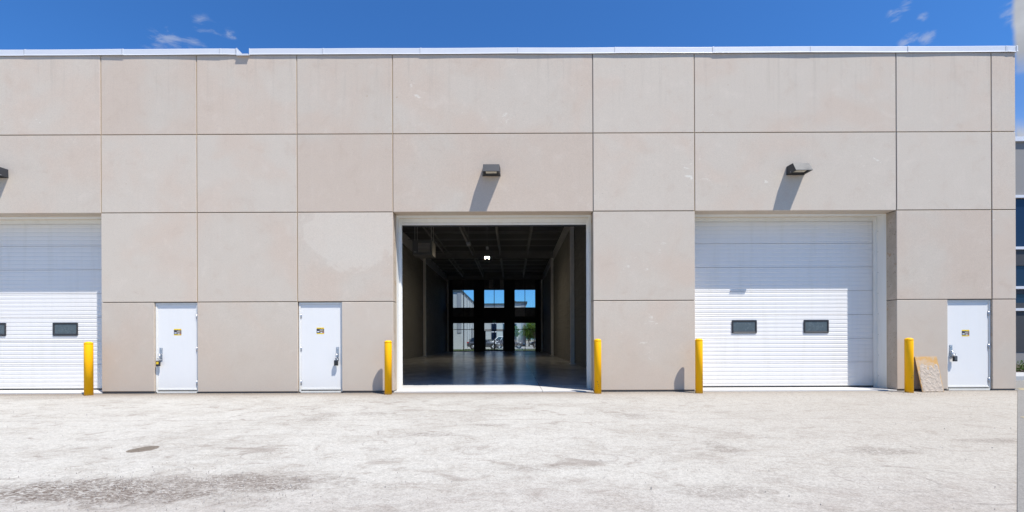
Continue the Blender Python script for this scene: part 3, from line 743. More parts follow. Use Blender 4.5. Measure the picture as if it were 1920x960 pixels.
# ---- overhead doors
ZL = Z(396.5)
def section_profile(h, y, ribs=6, d=.0055):
    p = [(y + .05, 0.004), (y + .004, .004), (y, .009)]
    st = h / ribs
    for i in range(ribs):
        z = i * st + st * .5
        p += [(y, z - st * .10), (y + d, z - st * .04), (y + d, z + st * .10), (y, z + st * .22)]
    p += [(y, h - .010), (y + .005, h - .003), (y + .05, h - .003)]
    return p
def overhead_door(px0, px1, is_open):
    x0, x1 = X(px0), X(px1)
    od = thing('overhead_door', None, None); od.parent = wb
    for s_, xe in ((-1, x0), (1, x1)):                                   # steel channel jambs, their flanges and bolts
        mb = MB(); a, b = sorted((xe, xe + s_ * .15)); mb.box(a, b, .318, .62, 0, ZL + .15); mb.build('door_jamb', M['frame_white'], od)
        mb = MB(); a, b = sorted((xe + s_ * .15, xe - s_ * .055)); mb.box(a, b, .622, .650, 0, ZL + .1); mb.box(*sorted((xe - s_ * .045, xe - s_ * .070)), .651, .675, 0, ZL)
        mb.build('weather_seal', M['frame_white'], od)
        mb = MB(); mb.box(*sorted((xe + s_ * .01, xe - s_ * .005)), .306, .318, .02, ZL); mb.build('joint_sealant', M['cream'], od)
        mb = MB()
        for i in range(8):
            z = .3 + i * .55; mb.box(*sorted((xe, xe - s_ * .003)), .585, .597, z, z + .014)
        mb.build('bolt_row', M['lock_grey'], od)
    mb = MB(); mb.box(x0 - .15, x1 + .15, .319, .618, ZL + .001, ZL + .15); mb.build('door_header', M['frame_white'], od)
    mb = MB(); mb.box(x0, x1, .624, .652, ZL - .055, ZL + .08); mb.box(x0 + .07, x1 - .07, .653, .676, ZL - .098, ZL + .02); mb.build('weather_seal', M['frame_white'], od)
    mb = MB(); mb.box(x0, x1, .305, .319, ZL - .005, ZL + .01); mb.box(x0 + .02, x1 - .02, .612, .6235, ZL - .006, ZL + .004); mb.build('joint_sealant', M['cream'], od)
    h, base = .638, (4.385 if is_open else .035)
    me = None
    for i in range(6 if is_open else 7):
        if me is None:
            mb = MB(); mb.prism(section_profile(h, .690), x0 - .04, x1 + .04); o = mb.build('door_section', M['door_steel'], od); me = o.data
        else: o = link('door_section', me, od)
        o.location = (0, random.uniform(-.0015, .0015), base + i * h)
    mb = MB(); mb.box(x0 - .02, x1 + .02, .70, .735, base - .035, base + .006); mb.build('bottom_seal', M['black_rubber'], od)
    if is_open:
        mb = MB(); mb.box(x0 - .03, x1 + .03, .684, .689, base + .004, base + .055); mb.build('bottom_rail', M['frame_white'], od)
    else:
        for wc in (-1, 1):
            cx = (x0 + x1) / 2 + wc * .965; cz = base + h * 2.5
            hw, hh, r = .335, .177, .025
            mb = MB()
            def rr(w_, h_, rad): 
                pts = []
                for sx, sz, a0 in ((1, 1, 0), (-1, 1, 90), (-1, -1, 180), (1, -1, 270)):
                    for t in (0, 45, 90): pts.append((cx + sx * (w_ - rad) + rad * math.cos(R(a0 + t)), cz + sz * (h_ - rad) + rad * math.sin(R(a0 + t))))
                return pts
            A, B, C = rr(hw, hh, r), rr(hw - .022, hh - .022, .018), rr(hw - .045, hh - .045, .012)
            rings = [[mb.bm.verts.new((x, y, z)) for x, z in P] for P, y in ((A, .689), (A, .672), (B, .668), (C, .680), (C, .695))]
            for P, Q in zip(rings, rings[1:]):
                for i in range(len(P)): mb.bm.faces.new((P[i], P[(i + 1) % len(P)], Q[(i + 1) % len(P)], Q[i]))
            mb.build('window_frame', M['black_frame'], od)
            mb = MB(); mb.box(cx - hw + .03, cx + hw - .03, .684, .688, cz - hh + .03, cz + hh - .03); mb.build('window_pane', M['door_glass'], od)
            mb = MB(); mb.box(cx - hw + .048, cx + hw - .048, .674, .686, cz - hh + .046, cz - hh + .064); mb.build('window_bead', M['lock_grey'], od)
    return od
overhead_door(-187.5, 190.5, False); overhead_door(737.5, 1113, True); overhead_door(1303.5, 1682, False)

# ---- flush steel doors
def man_door(px0, px1, hinge_right, sticker_px, sticker_py, key):
    x0, x1 = X(px0), X(px1); zt = Z(564.3) - .012
    d = thing('door', None, None); d.parent = wb
    fw = .046; l0, l1 = x0 + fw, x1 - fw; lz0, lz1 = .05, zt - fw
    yl, yf = .062, .046
    mb = MB()
    mb.box(x0 + .004, l0, yf, .2, 0.0, zt); mb.box(l1, x1 - .004, yf, .2, 0.0, zt); mb.box(l0, l1, yf + .001, .2, lz1, zt)
    mb.build('door_frame', M['frame_white'], d, bevel=.002)
    mb = MB(); mb.box(x0 + .004, x1 - .004, .2, .3, -.1, zt + .03); mb.build('frame_backing', M['grey_joint'], d)
    mb = MB(); mb.box(l0 + .004, l1 - .004, yl, yl + .045, lz0, lz1 - .004); mb.build('door_leaf', M['man_door'], d, bevel=.002)
    mb = MB(); mb.box(l0, l1, yl - .035, yl + .05, -.02, .022); mb.box(l0 + .004, l1 - .004, yl - .018, yl - .001, .052, .085); mb.build('threshold', M['frame_white'], d)
    mb = MB(); mb.box(l0 + .003, l1 - .003, yl + .012, yl + .04, .02, .052); mb.build('door_sweep', M['black_rubber'], d)
    hx = l1 - .002 if hinge_right else l0 + .002
    for z in (.235, 1.09, 1.925):
        mb = MB(); mb.tube((hx, yl - .012, z - .06), (hx, yl - .012, z + .06), .012, seg=8); mb.box(hx - .022, hx + .022, yl - .004, yl + .002, z - .055, z + .055); mb.build('hinge', M['steel'], d)
    kx = l0 + .085 if hinge_right else l1 - .085
    mb = MB(); mb.box(kx - .036, kx + .036, yl - .010, yl - .001, .80, 1.13); mb.tube((kx, yl - .02, 1.09), (kx, yl - .009, 1.09), .02, seg=12)
    mb.box(kx - .028, kx + .020, yl - .028, yl - .010, .875, .985); mb.build('escutcheon', M['steel'], d, bevel=.002)
    mb = MB(); mb.tube((kx - .004, yl - .03, .985), (kx - .004, yl - .052, .965), .010); mb.tube((kx - .004, yl - .052, .968), (kx - .004, yl - .052, .825), .011); mb.tube((kx - .004, yl - .052, .828), (kx - .004, yl - .009, .805), .010)
    mb.build('pull_handle', M['steel'], d)
    # warning sticker: coloured print
    sx, sz = X(sticker_px), Z(sticker_py); y = yl - .0015; mb = MB()
    def q(u0, u1, v0, v1, m, k=0): mb.box(sx + u0 * .19 - .095, sx + u1 * .19 - .095, y - .0004 * k, yl, sz + v0 * .165 - .0825, sz + v1 * .165 - .0825, M[m])
    q(0, 1, 0, .13, 'st_yellow'); q(0, 1, .80, 1, 'st_yellow'); q(.72, .97, .87, .96, 'st_orange', 1); q(0, 1, .13, .80, 'st_dark'); q(.40, .97, .22, .70, 'st_brown', 1)
    q(.08, .36, .30, .44, 'st_white', 1); q(.52, .76, .18, .28, 'st_white', 2); q(.80, .94, .15, .27, 'st_red', 2); q(.40, .86, .64, .68, 'st_white', 2); q(.45, .8, .48, .52, 'st_white', 2); q(.05, .3, .80, .85, 'st_dark', 2); q(.36, .6, .78, .86, 'st_dark', 2)
    mb.build('warning_sticker', None, d)
    mb = MB(); mb.box(sx - .05 + (.05 if key else 0), sx + .03, yl - .001, yl, sz + .17 + key * .04, sz + .185 + key * .04); mb.build('tape_residue', M['tape'], d)
    return kx, yl
K = []
K.append(man_door(*DOORS[0], True, 329.8, 620.3, 0)); K.append(man_door(*DOORS[1], False, 598.8, 618.8, 0)); K.append(man_door(*DOORS[2], True, 1815.0, 627.6, 1))
LOCKS = [('black padlock with yellow badge hanging from the handle of the leftmost white door', 'lock_black', 'lock_yellow', -.01, 0.0),
         ('plain black padlock hanging from the handle of the middle white door', 'lock_black', 'lock_black', 0.0, 0.0),
         ('grey faced padlock hanging from the handle of the white door beside the plywood', 'lock_black', 'lock_grey', .035, .05)]
for (kx, yl), (lab, body, badge, dx, dz) in zip(K, LOCKS):
    x, y, z = kx + dx - (.012 if badge != 'lock_grey' else 0), yl - .075, .735 + dz
    t = thing('padlock', lab, 'padlock', (x, y, z - .05), 'padlocks on the steel doors')
    mb = MB(); mb.box(-.048, .048, -.024, .024, -.02, .115); mb.build('lock_body', M[body], t, bevel=.008)
    mb = MB(); mb.box(-.028, .028, -.028, -.0235, .035 if badge == 'lock_yellow' else .01, .095); mb.build('badge', M[badge], t)
    mb = MB(); pts = [(-.028, 0, .11), (-.028, 0, .15), (-.015, 0, .175), (.015, 0, .175), (.028, 0, .15), (.028, 0, .11)]
    for p, q_ in zip(pts, pts[1:]): mb.tube(p, q_, .008, seg=6)
    mb.build('shackle', M['steel'], t)

# ------------------------------------------------------------------ wall lamps
def wall_lamp(x, label):
    t = thing('wall_lamp', label, 'wall lamp', (x, 0, 5.456), 'wall lamps above the loading bays')
    wb_, wt, wf, z1 = .228, .215, .208, .205
    mb = MB(); bm = mb.bm
    back = [(-wb_, -.002, 0), (wb_, -.002, 0), (wt + .008, -.002, z1), (-wt - .008, -.002, z1)]
    topf = [(-wt + .015, -.232, z1 + .004), (wt - .015, -.232, z1 + .004)]
    lowf = [(-wf, -.362, .000), (wf, -.362, .000)]; lowf2 = [(-wf, -.366, -.012), (wf, -.366, -.012)]
    v = [bm.verts.new(p) for p in back + topf + lowf + lowf2]
    inn = [bm.verts.new(p) for p in ((-.175, -.05, 0), (.175, -.05, 0), (.165, -.325, -.008), (-.165, -.325, -.008))]
    up = [bm.verts.new(p) for p in ((-.165, -.07, .05), (.165, -.07, .05), (.155, -.305, .032), (-.155, -.305, .032))]
    F = bm.faces.new
    F((v[3], v[2], v[5], v[4])); F((v[4], v[5], v[7], v[6])); F((v[6], v[7], v[9], v[8]))
    F((v[0], v[3], v[4], v[6], v[8])); F((v[1], v[9], v[7], v[5], v[2])); F((v[0], v[1], v[2], v[3]))
    F((v[0], inn[0], inn[1], v[1])); F((v[1], inn[1], inn[2], v[9])); F((v[9], inn[2], inn[3], v[8])); F((v[8], inn[3], inn[0], v[0]))
    for i in range(4): F((inn[i], inn[(i + 1) % 4], up[(i + 1) % 4], up[i]))
    F(up)
    mb.build('housing', M['lamp_metal'], t)
    mb = MB(); mb.box(-.135, .135, -.275, -.12, .022, .03); mb.build('lens', M['lens'], t)
    for sx in (-1, 1):
        mb = MB(); mb.tube((sx * .2, -.17, .012), (sx * .226, -.17, .012), .008, seg=6); mb.build('screw', M['steel'], t)
    mb = MB(); mb.box(-wb_ - .004, wb_ + .004, -.010, .001, -.008, .004); mb.build('gasket', M['black_rubber'], t)
wall_lamp(-12.98, 'dark wedge shaped wall lamp at the left edge, half out of the picture')
wall_lamp(-.515, 'dark wedge shaped wall lamp above the open loading bay')
wall_lamp(7.178, 'dark wedge shaped wall lamp above the closed bay beside the plywood board')

# ------------------------------------------------------------------ bollards
def bollard(px, top, label, marks=()):
    x = (px - 961) / (S * 1.0287); y = -.335; r = .0885; h = top
    t = thing('bollard', label, 'bollard', (x, y, -.03), 'yellow bollards along the wall')
    mb = MB(); mb.lathe([(r, 0), (r, h - .022), (r - .001, h - .02)], seg=40); o = mb.build('post', M['yellow'], t)
    mb = MB(); mb.lathe([(r + .0015, h - .034), (r + .0015, h - .014), (r - .004, h - .004), (r * .8, h + .010), (r * .55, h + .020), (r * .25, h + .026), (.004, h + .027)], seg=40); mb.build('cap', M['yellow'], t)
    for k, (a, z, ln, tilt) in enumerate(marks):
        mb = MB(); a = R(a)
        c = Vector((math.sin(a), -math.cos(a), 0)); tn = Vector((math.cos(a), math.sin(a), 0))
        p = c * (r + .0004) + Vector((0, 0, z)); d = tn * math.cos(R(tilt)) + Vector((0, 0, 1)) * math.sin(R(tilt)); n = tn * -math.sin(R(tilt)) + Vector((0, 0, 1)) * math.cos(R(tilt))
        mb.face([p - d * ln / 2, p + n * .005 - d * ln * .1, p + d * ln / 2, p - n * .007 + d * ln * .1]); mb.build('scrape', M['black_rubber'], t)
bollard(167.0, 1.30, 'yellow bollard in front of the closed bay door at the far left')
bollard(728.0, 1.305, 'yellow bollard at the left jamb of the open loading bay')
bollard(1120.3, 1.325, 'yellow bollard with black scrapes at the right jamb of the open loading bay', ((-15, .30, .06, -50), (-5, .24, .05, -55), (5, .19, .03, -60), (8, .14, .02, -70)))
bollard(1310.0, 1.325, 'clean yellow bollard at the left end of the closed bay with two door windows')
bollard(1703.3, 1.32, 'yellow bollard with two dark nicks standing beside the plywood board', ((12, .42, .05, -12), (-6, .37, .04, 8)))

# ------------------------------------------------------------------ plywood board leaning on the wall
bl, br, tl, tr = Vector((10.13, -.285, -.022)), Vector((10.672, -.275, -.022)), Vector((10.175, -.018, .835)), Vector((10.735, -.012, .845))
org = (bl + br) / 2
t = thing('plywood_board', 'offcut of orange plywood caked with dried mortar, leaning on the wall beside a bollard', 'board', org)
nrm = (br - bl).cross(tl - bl).normalized(); th = .017
mb = MB(); mb.hexa([bl - org - nrm * th * 0 + nrm * 0, br - org, br - org - nrm * th, bl - org - nrm * th, tl - org, tr - org, tr - org - nrm * th, tl - org - nrm * th]); mb.build('sheet', M['plywood'], t)
mb = MB(); n1, n2 = 46, 66; grid = {}
for i in range(n1 + 1):
    for j in range(n2 + 1):
        u, v = .035 + .93 * i / n1, .008 + .90 * j / n2
        p = bl.lerp(br, u).lerp(tl.lerp(tr, u), v) - org
        e = mnoise.fractal((u * 5, v * 7, 1.3), 1.0, 2.0, 5)
        rough_ = mnoise.fractal((u * 7, v * 10, 4.1), .8, 2.0, 4)
        cover = 1.12 - v * .62 + e * .45 + mnoise.noise((u * 26, v * 34, 2)) * .34 - max(0, abs(u - .5) - .36) * 2.2 - max(0, .12 - u) * 3.0 - max(0, u - .90) * 2 + (0.25 if v < .5 else 0)
        if v > .70: cover -= (v - .70) * 3.2
        hgt = max(0.0, min(1, (cover - .38) * 3))
        grid[i, j] = (mb.bm.verts.new(p + nrm * (.0006 + hgt * (.004 + .012 * max(-.25, rough_)))) if hgt > 0 else None)
for i in range(n1):
    for j in range(n2):
        q = [grid[i, j], grid[i + 1, j], grid[i + 1, j + 1], grid[i, j + 1]]
        q = [x for x in q if x]
        if len(q) >= 3: mb.bm.faces.new(q)
for v in [v for v in mb.bm.verts if not v.link_faces]: mb.bm.verts.remove(v)
mb.build('mortar_crust', M['splatter'], t)

# ------------------------------------------------------------------ things inside the unit
t = thing('unit_heater', 'grey gas unit heater with bright louvres hanging near the left wall of the unit', 'heater', (-5.15, 12.0, 5.75))
dp = (12.0 + DIST) / 851
def at(px, py, y): return Vector(((px - 961) * (y + DIST) / 851, y, EYE + (636 - py) * (y + DIST) / 851))
a, b = at(774.5, 477, 12.0), at(811.5, 450.5, 12.0); hx, hz = (b.x - a.x) / 2, b.z - a.z
t.location = ((a.x + b.x) / 2, 12.0, a.z)
mb = MB(); mb.box(-hx, hx, 0.0, .9, 0, hz); mb.box(-hx, -hx + .29, -.05, 0, .0, hz - .0); mb.box(hx - .12, hx, -.05, 0, 0, hz); mb.box(-hx + .29, hx - .12, -.05, 0, 0, .12); mb.box(-hx + .29, hx - .12, -.05, 0, hz - .1, hz)
mb.build('casing', M['heater'], t)
for i in range(7):
    z = .15 + (hz - .29) * i / 6; mb = MB(); mb.hexa([(-hx + .29, -.045, z), (hx - .12, -.045, z), (hx - .12, -.005, z - .03), (-hx + .29, -.005, z - .03), (-hx + .29, -.045, z + .018), (hx - .12, -.045, z + .018), (hx - .12, -.005, z - .012), (-hx + .29, -.005, z - .012)])
    mb.build('louvre', M['louver'], t)
mb = MB(); mb.box(-hx + .07, -hx + .2, -.054, -.05, .12, .16); mb.build('name_plate', M['white_plastic'], t)
for sx in (-1, 1):
    for yy in (.15, .75):
        mb = MB(); mb.tube((sx * (hx - .08), yy, hz), (sx * (hx - .08), yy, 8.38 - a.z), .012, seg=6); mb.build('hanger_rod', M['steel_grey'], t)
def ceiling_box(px, py, y, w_, h_, label, name, cat, mat, glow=False, group=None):
    c = at(px, py, y); t = thing(name, label, cat, (c.x, y, c.z - h_ / 2), group)
    mb = MB(); mb.box(-w_ / 2, w_ / 2, -.15, .15, .02, h_); mb.build('housing', M[mat], t, bevel=.01)
    mb = MB(); mb.box(-w_ * .44, w_ * .44, -.13, .13, 0, .02); mb.build('diffuser', M['glow'] if glow else M['white_plastic'], t)
    mb = MB(); mb.box(-w_ / 2, w_ / 2, .151, .158, -.03, h_); mb.build('added_shroud', M[mat], t)  # added lip, keeps the diffuser's reflection out of the far glass
    mb = MB(); mb.tube((0, 0, h_), (0, 0, 8.38 - c.z + h_ / 2), .012, seg=6); mb.build('hanger_rod', M['joist_steel'], t)
ceiling_box(914, 481.0, 18.0, .30, .14, 'small glowing warm ceiling light in the middle of the unit', 'ceiling_light', 'ceiling light', 'white_plastic', True, 'ceiling lights in the unit')
ceiling_box(914, 464.3, 14.5, .14, .10, 'small unlit white ceiling light straight above the glowing one', 'ceiling_light', 'ceiling light', 'white_plastic', False, 'ceiling lights in the unit')
ceiling_box(879, 457.0, 13.2, .20, .14, 'white twin headed emergency light on the ceiling, left of the glowing light', 'emergency_light', 'emergency light', 'white_plastic')
mb = MB(); c = at(926.8, 602.5, YB - .2); t = thing('exit_sign', 'small dim green exit sign above the glass entrance door', 'exit sign', (c.x, YB - .2, c.z - .12))
mb.box(-.18, .18, 0, .075, 0, .28); mb.build('sign_box', M['green_sign'], t, bevel=.01)
c = at(1011.6, 659, 36.0)
t = thing('standpipe', 'short black standpipe on the floor by the right rear corner', 'pipe', (c.x, 36.0, 0))
mb = MB(); mb.tube((0, 0, 0), (0, 0, .42), .07, seg=12); mb.build('pipe', M['black_rubber'], t); mb = MB(); mb.tube((0, 0, .42), (0, 0, .52), .10, seg=12); mb.tube((-.14, 0, .3), (.14, 0, .3), .035, seg=8); mb.build('valve', M['black_frame'], t)

# ------------------------------------------------------------------ beyond the glass: lawn, road, buildings, cars, trees
mb = MB(); mb.face([(-60, YB + .32, -.012), (60, YB + .32, -.012), (60, 120, -.012), (-60, 120, -.012)]); tag(mb.build('road', M['road']), kind='structure')
mb = MB(); mb.box(-40, 40, YB + 3.6, YB + 6.0, -.1, .05); tag(mb.build('lawn', M['turf']), kind='structure')
mb = MB(); mb.box(-40, 40, YB + 6.0, YB + 6.16, -.1, .10); tag(mb.build('kerb', M['kerb']), kind='structure')
mb = MB()
for i in range(5200):
    x, y = random.uniform(-14, 7), random.uniform(YB + 3.65, YB + 5.95); a = random.uniform(0, 6.28); h = random.uniform(.05, .11); d = Vector((math.cos(a), math.sin(a), 0)) * .02
    p = Vector((x, y, .05)); mb.face([p - d, p + d, p + Vector((d.y, d.x, 0)) * 1.5 + Vector((0, 0, h))])
tag(mb.build('grass', M['grass']), kind='stuff')

fb = thing('pale_building', 'pale panelled building with its long side running away, seen through the left windows', 'building', (-6.7, 48.3, 0))
def bx(parent, name, mat, *a, loc=None, bevel=0):
    mb = MB(); mb.box(*a); return mb.build(name, mat, parent, bevel=bevel)
bx(fb, 'wall', M['far_panel'], -30, -.0, 0, 23.5, -.1, 7.6)
bx(fb, 'cornice', M['far_dark'], -30, .12, -.12, 23.5, 7.6, 7.8)
bx(fb, 'pilaster', M['far_grey'], -.55, -.02, -.06, -.001, 2.2, 7.6)
for i in range(5): bx(fb, 'pilaster', M['far_grey'], .001, .10, 2.5 + i * 4.2, 2.9 + i * 4.2, -.1, 7.6)
for i in range(5): bx(fb, 'panel_joint', M['grey_joint'], .001, .012, .1 + i * 4.2, 2.4 + i * 4.2, 5.0, 5.05)
bx(fb, 'window', M['neigh_glass'], .001, .03, 14, 17.5, .8, 3.2); bx(fb, 'window', M['neigh_glass'], .001, .03, 18.5, 21.5, .8, 5.6)
bw = thing('low_wall', 'low pale concrete screen wall behind the grey car', 'wall', (-5.5, 55.5, 0))
bx(bw, 'wall_face', M['far_panel'], -.9, 2.5, 0, .25, -.05, 1.2); bx(bw, 'cap', M['far_dark'], -.95, 2.55, -.04, .29, 1.2, 1.3)

cb = thing('grey_building', 'grey and white office building with dark window bays across the parking court', 'building', (-4, 72.5, 0))
bx(cb, 'wall', M['far_panel'], -8.6, 6.4, 0, 14, -.1, 7.72); bx(cb, 'cornice', M['far_dark'], -8.6, 6.55, -.14, 14, 7.72, 7.95)
bx(cb, 'corner_block', M['far_panel'], 3.6, 6.45, -.3, 13, -.1, 8.0); bx(cb, 'cornice', M['far_dark'], 3.4, 6.75, -.5, 13, 8.0, 8.28)
bx(cb, 'side_panel', M['far_grey'], 5.6, 6.47, -.33, 3, -.1, 7.9)
for (u, v) in ((.1, 1.05), (2.25, 2.9), (3.75, 4.75), (-3.6, -2.4)):
    bx(cb, 'window', M['neigh_glass'], u, v, -.34 if u > 3.6 else -.05, -.001 if u < 3.6 else -.30, .4, 6.0)
    yy = -.36 if u > 3.6 else -.07
    for z in (2.6, 4.2): bx(cb, 'window_rail', M['coping'], u - .02, v + .02, yy, yy + .02, z, z + .18)
bx(cb, 'canopy', M['far_dark'], 3.5, 5.0, -1.4, -.31, 2.55, 2.75); bx(cb, 'entrance_frame', M['coping'], 4.35, 4.5, -.40, -.34, 0, 2.3)
hv = thing('rooftop_unit', 'small boxy air unit on the roof of the grey building', 'air conditioner', (.55, 76.0, 7.95))
bx(hv, 'cabinet', M['kerb'], -.45, .55, 0, 1.2, 0, .62); bx(hv, 'fan_hood', M['neigh'], -.2, .1, .2, .8, .62, .8)

def car(name, label, x, y, face, L, paint, kind='suv', H=1.66, group='cars parked in the court'):
    """side view along local x, nose at +x"""
    t = thing(name, label, 'car', (x, y, -.012), group, 0 if face > 0 else math.pi)
    W = .93
    b0, b1 = -L / 2, L / 2
    if kind == 'suv': low = [(b0, .55, .80, .80), (b0 + .05, .38, .98, .90), (b0 + .35, .30, 1.02, W), (b0 + L * .3, .28, 1.03, W), (b1 - 1.35, .28, 1.00, W), (b1 - .75, .29, .95, W * .98), (b1 - .2, .32, .84, .86), (b1, .45, .68, .70)]
    elif kind == 'pickup': low = [(b0, .60, .95, .85), (b0 + .05, .45, 1.06, .92), (b0 + .5, .40, 1.10, W), (b0 + L * .4, .36, 1.10, W), (b1 - 1.4, .36, 1.12, W), (b1 - .6, .38, 1.08, W), (b1 - .12, .40, 1.0, .9), (b1, .5, .85, .8)]
    else: low = [(b0, .5, .82, .78), (b0 + .06, .34, .96, .88), (b0 + .8, .26, .98, W), (b1 - 1.5, .24, .94, W), (b1 - .8, .25, .88, W * .98), (b1 - .2, .30, .74, .85), (b1, .40, .60, .68)]
    mb = MB(); rings = []
    for (u, z0, z1, hw) in low:
        rings.append([mb.bm.verts.new((u, sy * hw * k, z)) for sy, k, z in ((-1, .9, z0), (-1, 1, z0 + .12), (-1, 1.0, (z0 + z1) / 2), (-1, .97, z1 - .06), (-1, .86, z1), (1, .86, z1), (1, .97, z1 - .06), (1, 1.0, (z0 + z1) / 2), (1, 1, z0 + .12), (1, .9, z0))])
    for A, B in zip(rings, rings[1:]):
        for i in range(10):
            f = mb.bm.faces.new((A[i], A[(i + 1) % 10], B[(i + 1) % 10], B[i])); f.smooth = True
    mb.bm.faces.new(rings[0][::-1]); mb.bm.faces.new(rings[-1]); mb.build('body', M[paint], t)
    if kind == 'suv': cab = (b0 + .22, b0 + .62, b1 - 2.25, b1 - 1.25)
    elif kind == 'pickup': cab = (b0 + L * .36, b0 + L * .42, b1 - 2.3, b1 - 1.5)
    else: cab = (b0 + .55, b0 + 1.35, b1 - 2.35, b1 - 1.3)
    zb = 1.0 if kind != 'pickup' else 1.08
    base = [(cab[0], .82), (cab[0] + .5, .86), (cab[3] - .7, .86), (cab[3], .80)]
    roof = [(cab[1], .62), (cab[1] + .35, .66), (cab[2] - .3, .66), (cab[2], .60)]
    mb = MB(); A = [mb.bm.verts.new((u, s_ * hw, zb - .06)) for s_ in (-1, 1) for u, hw in base]; B = [mb.bm.verts.new((u, s_ * hw, H - (.04 if i in (0, 3) else 0))) for s_ in (-1, 1) for i, (u, hw) in enumerate(roof)]
    for k in range(3):
        mb.bm.faces.new((A[k], A[k + 1], B[k + 1], B[k])); mb.bm.faces.new((A[k + 4], B[k + 4], B[k + 5], A[k + 5])); mb.bm.faces.new((B[k], B[k + 1], B[k + 5], B[k + 4]))
    mb.bm.faces.new((A[0], B[0], B[4], A[4])); mb.bm.faces.new((A[3], A[7], B[7], B[3])); mb.build('cabin', M[paint], t)
    for s_ in (-1, 1):                                                   # side glass and pillars
        def pt(f, h): # f along, h up
            u0, u1 = cab[0] + (cab[3] - cab[0]) * f, cab[1] + (cab[2] - cab[1]) * f
            k = .12 + h * .76
            return Vector((u0 + (u1 - u0) * k, s_ * ((.86 + (.66 - .86) * k) + .012), zb - .06 + (H - zb + .06) * k))
        for f0, f1 in ((.07, .32), (.35, .62), (.65, .93)):
            mb = MB(); mb.face([pt(f0, 0), pt(f1, 0), pt(f1, 1), pt(f0, 1)]); mb.build('side_window', M['car_glass'], t)
        mb = MB(); mb.box(cab[3] - .75, cab[3] - .55, s_ * .90 if s_ > 0 else s_ * 1.04, s_ * 1.04 if s_ > 0 else s_ * .90, zb + .02, zb + .14); mb.build('mirror', M[paint], t)
    for nm, u0, u1, w0, w1, off in (('windscreen', cab[3], cab[2], .74, .55, .015), ('rear_window', cab[0], cab[1], .74, .56, -.015)):
        mb = MB(); za, zc = zb + .06, H - .10
        def lp(k): return u0 + (u1 - u0) * k
        mb.face([(lp(.2) + off, -w0, za), (lp(.2) + off, w0, za), (lp(.86) + off, w1, zc), (lp(.86) + off, -w1, zc)]); mb.build(nm, M['car_glass'], t)
    rw = .345 if kind != 'pickup' else .39
    for u in (b0 + .82, b1 - .88):
        for s_ in (-1, 1):
            ya, yb = s_ * .70, s_ * .945
            wh = thing('wheel', None, None); wh.parent = t; wh.location = (u, 0, rw)
            mb = MB(); mb.tube((0, ya, 0), (0, yb, 0), rw, seg=24); mb.build('tyre', M['tyre'], wh)
            mb = MB(); mb.tube((0, yb - s_ * .02, 0), (0, yb + s_ * .012, 0), rw * .62, seg=20)
            for k in range(5):
                a_ = 2 * math.pi * k / 5; mb.tube((0, yb + s_ * .014, 0), (math.cos(a_) * rw * .66, yb + s_ * .01, math.sin(a_) * rw * .66), .03, seg=5)
            mb.build('rim', M['rim'], wh)
            mb = MB(); mb.tube((u, s_ * .90, rw + .03), (u, s_ * .936, rw + .03), rw + .07, seg=24); mb.build('wheel_arch', M['black_frame'], t)
    for s_ in (-1, 1):
        ya, yb = sorted((s_ * .52, s_ * .83))
        mb = MB(); mb.box(b1 - .22, b1 - .05, ya, yb, .66, .80) if kind != 'pickup' else mb.box(b1 - .14, b1 - .02, ya, yb, .80, .98); mb.build('headlight', M['head'], t)
        mb = MB(); mb.box(b0 - .0, b0 + .25, *sorted((s_ * .55, s_ * .925)), .84, .98); mb.build('tail_light', M['tail'], t)
    mb = MB(); mb.box(b0 - .01, b0 + .05, -.26, .26, .62, .74); mb.build('number_plate', M['white_plastic'], t)
    return t
def gx(px, y): return (px - 961) * (y + DIST) / 851
car('parked_car', 'graphite grey hatchback parked side on, seen through the left window and glass door', (gx(876.5, 50) + gx(937.5, 50)) / 2, 50.0, 1, gx(937.5, 50) - gx(876.5, 50), 'paint_grey', 'suv', 1.58)
car('parked_car', 'white utility car parked behind the grey hatchback', gx(936, 56.5), 56.5, -1, 4.7, 'paint_white', 'suv', 1.78)
car('parked_car', 'midnight blue car with its nose showing through the right window', gx(984, 54) - 2.25, 54.0, 1, 4.5, 'paint_dark', 'sedan', 1.45)
car('parked_car', 'black car half hidden behind the tree trunk beyond the right window', gx(993.5, 64) + 2.3, 64.0, -1, 4.6, 'paint_black', 'suv', 1.7)

